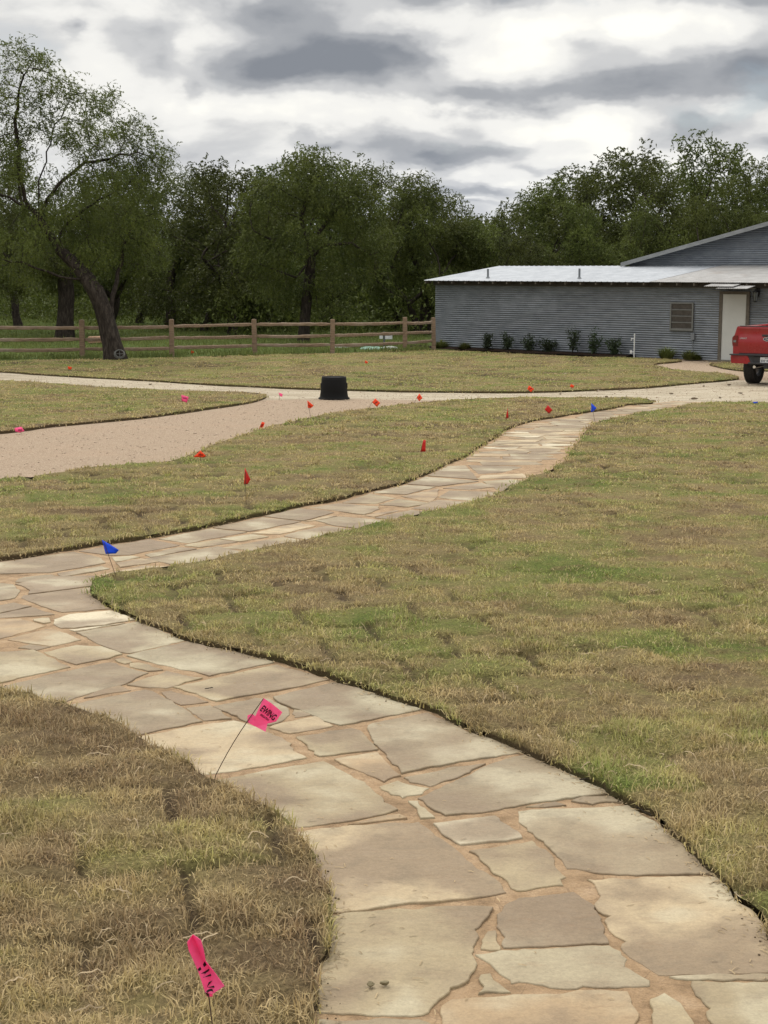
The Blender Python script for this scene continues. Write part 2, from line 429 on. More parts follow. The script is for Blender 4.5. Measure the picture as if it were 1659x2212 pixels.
M_GABLE = corr_mat('gable_steel', (.10, .115, .135), (.15, .165, .185), .35, .55)
M_ROOFW = corr_mat('white_roof_metal', (.31, .33, .36), (.42, .44, .47), .3, .5)
M_ROOFG = corr_mat('grey_roof_metal', (.30, .29, .28), (.42, .41, .40), .3, .55, .4)
M_TRIM = corr_mat('rake_trim', (.22, .23, .235), (.30, .31, .315), .3, .5)
M_DOOR = simple('door_paint', (.46, .46, .43), .5, var=.05, scale=3)
M_DFRAME = simple('door_frame_wood', (.10, .085, .065), .8, var=.3, scale=14)
M_DARKWOOD = simple('dark_wood', (.045, .04, .035), .85, var=.3, scale=12)
M_ALU = simple('window_frame_metal', (.16, .16, .15), .5, .4, var=.1)
M_LOUVRE = simple('dusty_glass', (.06, .052, .048), .4, var=.3, scale=10)
M_BLACK = simple('black_metal', (.015, .015, .016), .45, .3, var=.2)
M_LAMPGL = simple('lamp_glass', (.12, .13, .13), .15, var=.2)
M_PVC = simple('white_pipe', (.62, .62, .6), .5, var=.08)
M_PIPE = simple('vent_pipe', (.12, .13, .14), .55, var=.2)
def fence_mat():
    m, t = mat('cedar'); pos = t.new('ShaderNodeTexCoord').outputs['Object']
    n = t.noise(t.vscale(pos, (.5, 6, 6)), 6, 6, .6, .3); n2 = t.noise(pos, 1.1, 4, .6)
    c = t.ramp(n, [(.3, (.105, .068, .043)), (.55, (.20, .135, .085)), (.75, (.29, .205, .135))])
    c = t.mix(t.m('MULTIPLY', t.smooth(n2, .45, .7), .45), c, (.30, .25, .20))
    t.put(t.b.inputs['Base Color'], c); t.b.inputs['Roughness'].default_value = .85; bump(t, n, .6, .01); return m
M_CEDAR = fence_mat()
M_POT = simple('black_plastic', (.006, .006, .0065), .8, var=.15, scale=5, bmp=.05, spec=.2)
M_WIRE = simple('flag_wire', (.10, .065, .045), .5, .5, var=.3, scale=60)
M_INK = simple('flag_ink', (.012, .008, .01), .6, var=.1)
def flag_mat(name, col, tr=.45):
    m, t = mat(name); pos = t.new('ShaderNodeTexCoord').outputs['Object']
    n = t.noise(pos, 25, 3, .5); c = t.mix(n, tuple(x * .85 for x in col), tuple(min(1, x * 1.1) for x in col))
    t.put(t.b.inputs['Base Color'], c); t.b.inputs['Roughness'].default_value = .4
    tn = t.new('ShaderNodeBsdfTranslucent'); t.put(tn.inputs[0], c)
    mx = t.new('ShaderNodeMixShader'); mx.inputs[0].default_value = tr
    t.put(mx.inputs[1], t.b.outputs[0]); t.put(mx.inputs[2], tn.outputs[0]); t.put(t.o.inputs[0], mx.outputs[0]); return m
M_PINK = flag_mat('pink_vinyl', (1.0, .19, .42), .55); M_ORANGE = flag_mat('orange_vinyl', (.95, .10, .02))
M_RED = flag_mat('red_vinyl', (.62, .02, .015), .3); M_BLUE = flag_mat('blue_vinyl', (.01, .10, .80), .35)
# ================================================================ outlines (picture tracings of ground edges)
UP = cC([(-700, 225), (-350, 205), (0, 172), (160, 150), (310, 125), (470, 100), (640, 72), (820, 42)]) + \
     cE([(400, 572), (570, 532), (760, 498), (900, 460), (1080, 418), (1180, 375), (1290, 325), (1400, 275), (1470, 225), (1560, 175)]) + \
     cD([(160, 310), (230, 262), (300, 230), (400, 202), (480, 190), (600, 170), (700, 155), (800, 140), (900, 118), (1030, 110)])
LOW = cD([(1290, 112), (1200, 128), (1090, 145), (950, 170), (830, 195), (740, 215), (690, 250), (670, 272), (640, 320), (605, 365), (585, 405), (560, 430), (470, 485), (370, 525), (230, 590), (130, 638)]) + \
      cE([(1100, 592), (1000, 615), (850, 652), (700, 688), (560, 715), (370, 758), (180, 798)]) + cC([(790, 197), (620, 226), (520, 238), (465, 247), (430, 265), (402, 295), (395, 318)])
RIGHT = cC([(430, 345), (480, 380), (590, 430), (700, 480), (810, 519), (950, 552), (1080, 580), (1190, 607), (1320, 647), (1430, 685), (1560, 724), (1659, 765)]) + \
        cB([(170, 155), (330, 228), (440, 272), (520, 302), (610, 345), (740, 402), (870, 467), (975, 522), (1060, 565), (1180, 638), (1280, 718), (1350, 790), (1430, 872), (1490, 922), (1540, 982), (1600, 1055), (1659, 1140), (1740, 1290), (1830, 1500), (1920, 1900), (1960, 2300)])
LEFT = cA([(1380, 2300), (1365, 1900), (1360, 1504), (1365, 1420), (1380, 1330), (1400, 1240), (1412, 1160), (1425, 1060), (1420, 960), (1385, 880), (1330, 790), (1240, 685), (1150, 622), (1040, 545), (910, 468), (850, 430), (730, 358), (640, 318), (560, 272), (470, 225), (380, 188), (240, 142), (120, 112), (0, 78), (-200, 20), (-500, -60)])
def W(pts): return [P(x, y) for x, y in pts]
PATH_PX = UP + cD([(1150, 95), (1290, 100)]) + LOW + RIGHT + LEFT
LAWNS = {
 'lawn_nearleft': W(LEFT) + [Vector((-8.5, 9.2, 0)), Vector((-8.5, 1.2, 0)), Vector((.2, 1.2, 0))],
 'lawn_right': W(LOW + RIGHT) + [Vector((9, 1.2, 0)), Vector((16, 6, 0)), Vector((30, 20, 0)), P(2900, 868)] + W([(2100, 874)] + cD([(1659, 108), (1560, 104), (1450, 106), (1360, 106)])),
 'lawn_middle': W(UP) + W(cD([(1010, 92), (940, 84), (800, 84)]) + cG([(800, 828), (600, 828), (400, 831), (200, 841), (100, 851)]) + cF([(1659, 572), (1500, 590), (1340, 618), (1200, 650), (1100, 680), (1000, 712), (900, 748), (780, 797), (700, 812), (560, 822), (420, 832), (280, 857), (130, 880), (0, 890), (-300, 905), (-700, 925)])),
 'lawn_small': W(cF([(-700, 440), (-300, 450), (0, 455), (150, 462), (330, 475), (500, 487), (700, 496), (900, 502), (1080, 508), (1150, 519), (1110, 541), (1000, 560), (800, 590), (600, 615), (400, 635), (230, 650), (100, 668), (0, 680), (-300, 705), (-700, 740)])),
 'lawn_far': W(cF([(-1200, 385), (-500, 405), (0, 415), (150, 425), (400, 440), (600, 450), (750, 460), (900, 469), (1100, 479), (1250, 486), (1500, 493)]) + cG([(0, 797), (200, 799), (500, 801), (700, 797), (900, 790), (1100, 780), (1300, 762), (1480, 746), (1530, 736), (1450, 716), (1350, 710), (1250, 702), (1175, 686), (1150, 674), (1240, 664), (1270, 659), (1200, 652), (1050, 646), (700, 637), (400, 621), (100, 607), (-100, 600)]) + cF([(1659, 327), (1440, 336), (1100, 342), (740, 354), (350, 363), (0, 367), (-500, 372), (-1200, 380)])),
 'lawn_door': W(cG([(1395, 672), (1500, 667), (1700, 672), (1900, 684), (1900, 722), (1659, 704), (1540, 703), (1450, 690)])),
}
def pip(px, py, poly):
    ins = np.zeros(len(px), bool); x0, y0 = poly[-1]
    for x1, y1 in poly:
        c = ((y1 > py) != (y0 > py))
        with np.errstate(divide='ignore', invalid='ignore'):
            xi = (x0 - x1) * (py - y1) / (y0 - y1 + 1e-12) + x1
        ins ^= c & (px < xi); x0, y0 = x1, y1
    return ins
# ---- sod shape
def seamf(x, y):
    a = R(-12); u = x * math.cos(a) - y * math.sin(a); v = x * math.sin(a) + y * math.cos(a)
    u = u + .05 * (vnoise(x * 1.1, y * 1.1, 3) - .5); v = v + .05 * (vnoise(x * 1.1, y * 1.1, 4) - .5)
    row = np.floor(v / .46); du = np.abs(((u + (row % 2) * .33) / .66) % 1 - .5) * .66; du = .33 - du
    dv = .23 - np.abs((v / .46) % 1 - .5) * .46
    gate = np.clip((fbm(x * 1.0, y * 1.0, 11, 3) - .46) * 8, 0, 1)
    wdt = .012 + .0020 * np.clip(y, 0, 30)
    return np.clip(1.3 - np.minimum(du, dv) / wdt, 0, 1) * gate
def slab(x, y):
    x = np.asarray(x, float); y = np.asarray(y, float); return slab0(x, y) - .75 * in_nearleft(x, y)
def in_nearleft(x, y):
    return pip(x, y, np.array([(p.x, p.y) for p in LAWNS['lawn_nearleft']])).astype(float)
def slab0(x, y):
    a = R(-12); u = x * math.cos(a) - y * math.sin(a); v = x * math.sin(a) + y * math.cos(a)
    row = np.floor(v / .46); cl = np.floor((u + (row % 2) * .33) / .66); return _tab[(np.asarray(row).astype(int) * 7) & 255, (np.asarray(cl).astype(int) * 13) & 255]
def pillow(x, y):
    a = R(-12); u = x * math.cos(a) - y * math.sin(a); v = x * math.sin(a) + y * math.cos(a)
    u = u + .05 * (vnoise(x * 1.1, y * 1.1, 3) - .5); v = v + .05 * (vnoise(x * 1.1, y * 1.1, 4) - .5)
    row = np.floor(v / .46); du = .33 - np.abs(((u + (row % 2) * .33) / .66) % 1 - .5) * .66; dv = .23 - np.abs((v / .46) % 1 - .5) * .46
    return np.clip(np.minimum(du, dv) / .09, 0, 1) ** .6
def sodh(x, y):
    s = .042 + .042 * (fbm(x * 1.6, y * 1.6, 1, 3) - .5) + .026 * (fbm(x * 7, y * 7, 2, 2) - .5) * np.clip(14 / np.maximum(y, 1), .3, 1) + .030 * (fbm(x * 4.5, y * 4.5, 27, 2) - .5) * np.clip((7.5 - y) / 2, 0, 1)
    return s - .032 * seamf(x, y) + .016 * (pillow(x, y) - 1) * (.4 + .8 * fbm(x * .7, y * .7, 19, 2))
def spacing(y): return float(np.clip(.0058 * y + .004 * max(0, y - 12), .028, .45))
def densify(pts, amp=.018, loop=True):
    out = []
    n = len(pts)
    for i in range(n if loop else n - 1):
        a, b = pts[i], pts[(i + 1) % n]
        L = (b - a).length; inview = abs(a.x) < .33 * a.y + 1.5 or abs(b.x) < .33 * b.y + 1.5
        s = max(.02, spacing((a.y + b.y) / 2) * .8) if inview else 1.0
        k = max(1, min(400, int(L / s)))
        for j in range(k): out.append((a.x + (b.x - a.x) * j / k, a.y + (b.y - a.y) * j / k))
    A = np.array(out)
    dx_ = amp * 4 * (fbm(A[:, 0] * 7, A[:, 1] * 7, 21, 4) - .5); dy_ = amp * 4 * (fbm(A[:, 0] * 7, A[:, 1] * 7, 31, 4) - .5); A[:, 0] += dx_; A[:, 1] += dy_
    return A
def smoothpoly(pts):
    """Catmull-Rom subdivide for soft curves, keeps the traced points"""
    n = len(pts); out = []
    for i in range(n):
        p0, p1, p2, p3 = pts[i - 1], pts[i], pts[(i + 1) % n], pts[(i + 2) % n]
        L = (p2 - p1).length
        tight = L < 4 and (p1 - p0).length < 4 and (p3 - p2).length < 4 and (p1 - p0).normalized().dot((p2 - p1).normalized()) > .3 and (p2 - p1).normalized().dot((p3 - p2).normalized()) > .3
        out.append(p1.copy())
        if tight:
            for t in (.25, .5, .75):
                q = .5 * ((2 * p1) + (p2 - p0) * t + (2 * p0 - 5 * p1 + 4 * p2 - p3) * t * t + (3 * p1 - p0 - 3 * p2 + p3) * t ** 3)
                out.append(q)
    return out
BANDS = [(1.2, 6, .030), (6, 9, .042), (9, 14, .075), (14, 22, .15), (22, 34, .30), (34, 70, .5)]
LAWN_OUT = {}
def build_lawn(name, pts):
    pts = smoothpoly(pts)
    B = densify(pts); LAWN_OUT[name] = B
    inner = []
    for y0, y1, s in BANDS:
        ys = np.arange(y0, y1, s); xmax = .30 * y1 + 1.0
        xs = np.arange(-xmax, xmax, s); X, Y = np.meshgrid(xs, ys); X = X.ravel() + rng.uniform(-.3, .3, X.size) * s; Y = Y.ravel() + rng.uniform(-.3, .3, Y.size) * s
        k = (np.abs(X) < .30 * Y + .9); X, Y = X[k], Y[k]; k = pip(X, Y, B); inner.append(np.stack([X[k], Y[k]], 1))
    xs = np.arange(B[:, 0].min(), B[:, 0].max(), 1.2); ys = np.arange(B[:, 1].min(), B[:, 1].max(), 1.2); X, Y = np.meshgrid(xs, ys); X = X.ravel(); Y = Y.ravel()
    k = (np.abs(X) >= .30 * Y + .9); X, Y = X[k], Y[k]; k = pip(X, Y, B); inner.append(np.stack([X[k], Y[k]], 1))
    I = np.concatenate(inner); nb = len(B)
    allp = np.concatenate([B, I])
    vs, es, fs, _, _, _ = geometry.delaunay_2d_cdt([Vector(p) for p in allp], [(i, (i + 1) % nb) for i in range(nb)], [], 1, 1e-5)
    V = np.array([(v[0], v[1]) for v in vs]); z = gh(V[:, 1]) + sodh(V[:, 0], V[:, 1])
    T = np.array([f for f in fs if len(f) == 3])
    # skirt
    edges = {}
    for a, b, c in T:
        for e in ((a, b), (b, c), (c, a)):
            k = (min(e), max(e)); edges[k] = None if k in edges else e
    be = [e for e in edges.values() if e]; bv = sorted({i for e in be for i in e}); idx = {v: i for i, v in enumerate(bv)}
    n0 = len(V); low = V[bv]; lowz = gh(low[:, 1]) - .02; midz = gh(low[:, 1]) + .03
    topz = z.copy(); topz[bv] = np.minimum(topz[bv], gh(low[:, 1]) + .046)
    VV = np.concatenate([np.c_[V, topz], np.c_[low, midz], np.c_[low, lowz]]); nb2 = len(bv)
    TT = list(T)
    for a, b in be:
        ia, ib = n0 + idx[a], n0 + idx[b]
        TT += [(a, ia, b), (b, ia, ib), (ia, ia + nb2, ib), (ib, ia + nb2, ib + nb2)]
    me = fmesh(name, VV, np.array(TT)); soil = np.concatenate([np.clip(seamf(V[:, 0], V[:, 1]) * .9, 0, 1), np.ones(2 * nb2) * .75])
    attr(me, 'soil', soil); attr(me, 'tone', np.concatenate([slab(V[:, 0], V[:, 1]), slab(low[:, 0], low[:, 1]), slab(low[:, 0], low[:, 1])])); me.shade_smooth()
    o = obj('lawn', me, M_SOD); tag(o, kind='structure'); return o
for nm, pts in LAWNS.items(): build_lawn(nm, [Vector((p.x, p.y, 0)) for p in pts])

# ---- blades
def blades(X, Y, h, wd, lean, z0, name, matl, label=None, stuffcat='grass'):
    n = len(X); ph = rng.uniform(0, 2 * math.pi, n); L = h * rng.uniform(.45, 1.25, n); ln = rng.uniform(lean[0], lean[1], n)
    dx, dy = np.cos(ph), np.sin(ph); tw = ph + rng.uniform(.9, 2.2, n); wx, wy = np.cos(tw) * wd / 2, np.sin(tw) * wd / 2
    wsc = rng.uniform(.6, 1.3, n); wx, wy = wx * wsc, wy * wsc
    b = np.stack([X, Y, z0], 1); s1, c1 = np.sin(ln * .55), np.cos(ln * .55); s2, c2 = np.sin(ln * 1.35), np.cos(ln * 1.35)
    mid = b + np.stack([dx * s1, dy * s1, c1], 1) * (L * .5)[:, None]; tip = mid + np.stack([dx * s2, dy * s2, c2], 1) * (L * .55)[:, None]
    wv = np.stack([wx, wy, np.zeros(n)], 1)
    V = np.stack([b - wv, b + wv, mid - wv * .85, mid + wv * .85, tip], 1).reshape(-1, 3)
    i = np.arange(n)[:, None] * 5
    T = np.concatenate([i + [0, 1, 3], i + [0, 3, 2], i + [2, 3, 4]], 1).reshape(-1, 3)
    me = fmesh(name, V, T); attr(me, 'rnd', np.repeat(rng.random(n), 5)); attr(me, 'val', np.repeat(np.clip(rng.random(n) * .75 + (fbm(X * 9, Y * 9, 71, 2) - .3) * .5, 0, 1.1), 5)); attr(me, 'tone', np.repeat(slab(X, Y), 5))
    o = obj(name, me, matl); tag(o, label, stuffcat, kind='stuff'); return o
GRASS_LABEL = {'lawn_nearleft': 'matted brown and green dormant sod grass left of the flagstone path in the foreground',
 'lawn_right': 'patchy tan and green sod grass on the wide lawn right of the path', 'lawn_middle': 'short sod grass on the lawn strip between path and pink gravel',
 'lawn_small': 'short grass on the wedge of lawn at left between pink gravel and white road', 'lawn_far': 'pale mown grass on the far lawn before fence and barn', 'lawn_door': 'small patch of grass before the barn door'}
LOD = [(2.5, 6.5, 16000, .046, .0040), (6.5, 9.5, 9500, .038, .0055), (9.5, 14, 4600, .034, .0080), (14, 21, 2400, .032, .012), (21, 32, 1000, .036, .020), (32, 58, 300, .036, .03)]
def lawn_blades(name):
    B = LAWN_OUT[name]; XS, YS, HS, WS = [], [], [], []
    for y0, y1, den, h, wd in LOD:
        x1 = .27 * y1 + 1.3; n = int(2 * x1 * (y1 - y0) * den)
        X = rng.uniform(-x1, x1, n); Y = rng.uniform(y0, y1, n); k = np.abs(X) < .27 * Y + 1.2; X, Y = X[k], Y[k]
        k = pip(X, Y, B); X, Y = X[k], Y[k]
        k = rng.random(len(X)) > seamf(X, Y) * .93; X, Y = X[k], Y[k]
        k = rng.random(len(X)) < np.clip(-.35 + 2.4 * fbm(X * 5.5, Y * 5.5, 41, 3), 0.08, 1); X, Y = X[k], Y[k]
        XS.append(X); YS.append(Y); HS.append(np.full(len(X), h) * (.30 + 1.4 * fbm(X * 6, Y * 6, 51, 3))); WS.append(np.full(len(X), wd))
    # fringe along the cut edge
    E = B; nx = np.roll(E, -1, 0) - E; L = np.hypot(nx[:, 0], nx[:, 1]); ok = (np.abs(E[:, 0]) < .27 * E[:, 1] + 1.2) & (E[:, 1] > 2.5) & (L < .6)
    rep = np.maximum(1, (L * np.clip(900 / np.maximum(E[:, 1], 2) , 12, 170)).astype(int)); idx = np.repeat(np.arange(len(E))[ok], rep[ok]); t = rng.random(len(idx))
    X = E[idx, 0] + nx[idx, 0] * t; Y = E[idx, 1] + nx[idx, 1] * t; j = np.clip(.0035 * Y, .012, .05); X = X + rng.normal(0, 1, len(X)) * j * .8; Y = Y + rng.normal(0, 1, len(Y)) * j * .8
    XS.append(X); YS.append(Y); HS.append(np.full(len(X), .048)); WS.append(np.clip(.0008 * Y, .004, .018))
    X, Y, H, Wd = map(np.concatenate, (XS, YS, HS, WS)); z0 = gh(Y) + sodh(X, Y) - .012
    print('blades', name, len(X))
    if len(X): blades(X, Y, H, Wd, (.25, 1.4), z0, 'grass', M_BLADE, GRASS_LABEL[name])
for nm in LAWNS: lawn_blades(nm)
# pale dead runners lying over the near turf
def runners():
    V, Fc, val = [], [], []
    rr = random.Random(5); polys = [LAWN_OUT['lawn_nearleft'], LAWN_OUT['lawn_right']]
    n = 0
    while n < 260:
        y = rr.uniform(3, 9.5) if n % 3 else rr.uniform(3, 6); x = rr.uniform(-.27 * y - .3, .27 * y + .3)
        if not any(pip(np.array([x]), np.array([y]), p)[0] for p in polys): continue
        n += 1; a = rr.uniform(0, 6.28); L = rr.uniform(.025, .10) * (1 if rr.random() < .85 else 1.5); k = 5; wv = rr.uniform(.0009, .0018)
        base = len(V); px, py = x, y
        for i in range(k + 1):
            z = float(gh(py)) + float(sodh(px, py)) + .012 + .016 * math.sin(i / k * 3.0 + rr.uniform(-.5, .5)) + rr.uniform(-.003, .004)
            V += [(px - math.sin(a) * wv, py + math.cos(a) * wv, z), (px + math.sin(a) * wv, py - math.cos(a) * wv, z + .002)]
            a += rr.uniform(-.5, .5); px += math.cos(a) * L / k; py += math.sin(a) * L / k
        for i in range(k): Fc.append((base + 2 * i, base + 2 * i + 1, base + 2 * i + 3, base + 2 * i + 2))
    tag(obj('dead_runners', pmesh('dead_runners', V, Fc), simple('straw', (.33, .25, .15), .8, var=.35, scale=4)), 'pale dried stolons lying over the foreground turf', 'grass', kind='stuff')
runners()

# ================================================================ ground sheets
def grid_sheet(name, xs, ys, zf, matl):
    X, Y = np.meshgrid(xs, ys); V = np.stack([X.ravel(), Y.ravel(), zf(X.ravel(), Y.ravel())], 1); nx, ny = len(xs), len(ys)
    i = (np.arange(ny - 1)[:, None] * nx + np.arange(nx - 1)[None]).ravel()
    T = np.stack([i, i + 1, i + nx + 1, i + nx], 1); me = fmesh(name, V, T, 4); me.shade_smooth(); return obj(name, me, matl)
ys = np.concatenate([np.arange(-30, 60, 1.0), np.array([60, 80, 120, 200, 400, 900, 2000])])
tag(grid_sheet('ground', np.array([-1500, -400, -120, -40, -15, 0, 15, 40, 120, 400, 1500.]), ys, lambda x, y: gh(y) - .03, M_SOIL), kind='structure')
fl = [P(-420, 776), P(178, 775), P(551, 767), P(876, 759), P(937, 754)]
def fence_y(x):
    return np.interp(x, [p.x for p in fl], [p.y for p in fl])
xs = np.concatenate([[-400, -120, -60], np.arange(-30, 40, 1.0), [60, 120, 400]])
X, V = None, []
def meadow():
    ts = np.concatenate([np.arange(0, 60, 1.5), [70, 90, 130, 200, 500, 1200]]); V = []
    for t in ts:
        for x in xs:
            y = float(fence_y(x)) - .75 + t; V.append((x, y, G1(y) + .012 + .05 * float(fbm(x * .6, y * .6, 9, 2) - .3) * min(1, t / 2)))
    nx = len(xs); i = (np.arange(len(ts) - 1)[:, None] * nx + np.arange(nx - 1)[None]).ravel()
    me = fmesh('meadow', np.array(V), np.stack([i, i + 1, i + nx + 1, i + nx], 1), 4); me.shade_smooth(); tag(obj('meadow', me, M_MEADOW), kind='structure')
meadow()
n = 150000; X = rng.uniform(-30, 14, n); T = rng.random(n) ** 1.6 * 45; Y = fence_y(X) - .5 + T; k = (np.abs(X) < .27 * Y + 1)
k &= ~((X > 1.6) & (Y > 52)); X, Y, T = X[k], Y[k], T[k]; dn = fbm(X * .8, Y * .8, 13, 3); k = rng.random(len(X)) < np.clip(dn * 2 - .35, .1, 1); X, Y, T = X[k], Y[k], T[k]
blades(X, Y, .10 + .14 * fbm(X * 1.3, Y * 1.3, 15, 2), np.full(len(X), .022), (.1, .8), gh(Y) + .01, 'meadow_grass', M_MEADOW_BLADE, 'long green meadow grass and weeds growing beyond the rail fence', 'grass')

def road():
    xs = np.concatenate([np.arange(-40, -12, 2.0), np.arange(-12, 20, .35), np.arange(20, 60, 3.0)]); ys = np.arange(9, 50, .35)
    X, Y = np.meshgrid(xs, ys); z = gh(Y) - .008 + .014 * (fbm(X * 1.2, Y * 1.2, 61, 3) - .5)
    o = grid_sheet('road', xs, ys, lambda x, y: gh(y) - .008 + .014 * (fbm(x * 1.2, y * 1.2, 61, 3) - .5), M_ROAD)
    pk = []
    for x, y in zip(X.ravel(), Y.ravel()):
        px, py = PX((x, y, G1(y)))
        line = np.interp(px, [-400, 560, 664, 900, 1000, 1150, 1400], [845, 862, 861, 862, 867, 872, 900])
        v = .5 + (py - line) / 16
        if px > 1330 and py < 822: v = max(v, (822 - py) / 8 + .5)
        pk.append(min(1, max(0, v)))
    attr(o.data, 'pink', np.array(pk)); tag(o, kind='structure')
road()
# loose pebbles and clods scattered on the road (small, uncountable)
def pebbles():
    V, T = [], []
    rr = np.random.default_rng(3); ic = bmesh.new(); bmesh.ops.create_icosphere(ic, subdivisions=1, radius=1); iv = np.array([v.co[:] for v in ic.verts]); it = np.array([[v.index for v in f.verts] for f in ic.faces]); ic.free()
    out = list(LAWN_OUT.values()); n = 0
    X = rr.uniform(-9, 11, 9000); Y = rr.uniform(12, 40, 9000); k = np.abs(X) < .27 * Y + .5
    for B in out: k &= ~pip(X, Y, B)
    pp = np.array([(p.x, p.y) for p in W(PATH_PX)]); k &= ~pip(X, Y, pp); X, Y = X[k], Y[k]
    for j, (x, y) in enumerate(zip(X, Y)):
        s = rr.uniform(.006, .016) * (1 if rr.random() < .97 else 2.2); sc = s * np.array([1, rr.uniform(.6, 1), rr.uniform(.4, .7)])
        V.append(iv * sc * rr.uniform(.8, 1.2, (len(iv), 1)) + np.array([x, y, G1(y) - .003 + .014 * (float(fbm(x * 1.2, y * 1.2, 61, 3)) - .5)])); T.append(it + j * len(iv))
    me = fmesh('pebbles', np.concatenate(V), np.concatenate(T)); m = simple('pebble', (.40, .31, .23), .9, var=.3, scale=30)
    tag(obj('pebbles', me, m), 'loose pebbles strewn over the gravel drive and white road', 'gravel', kind='stuff')
pebbles()

# ================================================================ flagstone path
def offset_poly(A, d):
    n = len(A); area = 0
    for i in range(n): area += A[i - 1].x * A[i].y - A[i].x * A[i - 1].y
    sg = 1 if area > 0 else -1; out = []
    for i in range(n):
        t = (A[(i + 1) % n] - A[i - 1]); t.z = 0; t.normalize(); out.append(Vector((A[i].x + t.y * sg * d, A[i].y - t.x * sg * d, 0)))
    return out
pw = [Vector((p.x, p.y, 0)) for p in W(PATH_PX)]
pwo = offset_poly(pw, .05)
B = densify(pwo, .0); PATH_OUT = densify(pw, 0)
inn = []
for y0, y1, s in ((2, 7, .035), (7, 11, .055), (11, 18, .12), (18, 32, .3)):
    X, Y = np.meshgrid(np.arange(-8, 11, s), np.arange(y0, y1, s)); X = X.ravel() + rng.uniform(-.3, .3, X.size) * s; Y = Y.ravel() + rng.uniform(-.3, .3, Y.size) * s; k = pip(X, Y, B); inn.append(np.stack([X[k], Y[k]], 1))
allp = np.concatenate([B] + inn)
vs, es, fs, _, _, _ = geometry.delaunay_2d_cdt([Vector(p) for p in allp], [(i, (i + 1) % len(B)) for i in range(len(B))], [], 1, 1e-5)
def mortar_z(x, y): return .0005 + .0075 * np.clip(fbm(np.asarray(x) * 5, np.asarray(y) * 5, 33, 3) * 1.5 - .25, 0, 1)
me = pmesh('path', [(v[0], v[1], G1(v[1]) + float(mortar_z(v[0], v[1]))) for v in vs], [tuple(f) for f in fs]); PATH = obj('path', me, M_MORTAR); tag(PATH, kind='structure')
CREAM, OLIVE, GREY, BROWN, WHITE, TAN, GREEN = (.44, .345, .22), (.33, .265, .165), (.285, .226, .148), (.27, .205, .135), (.56, .49, .36), (.36, .26, .155), (.33, .28, .19)
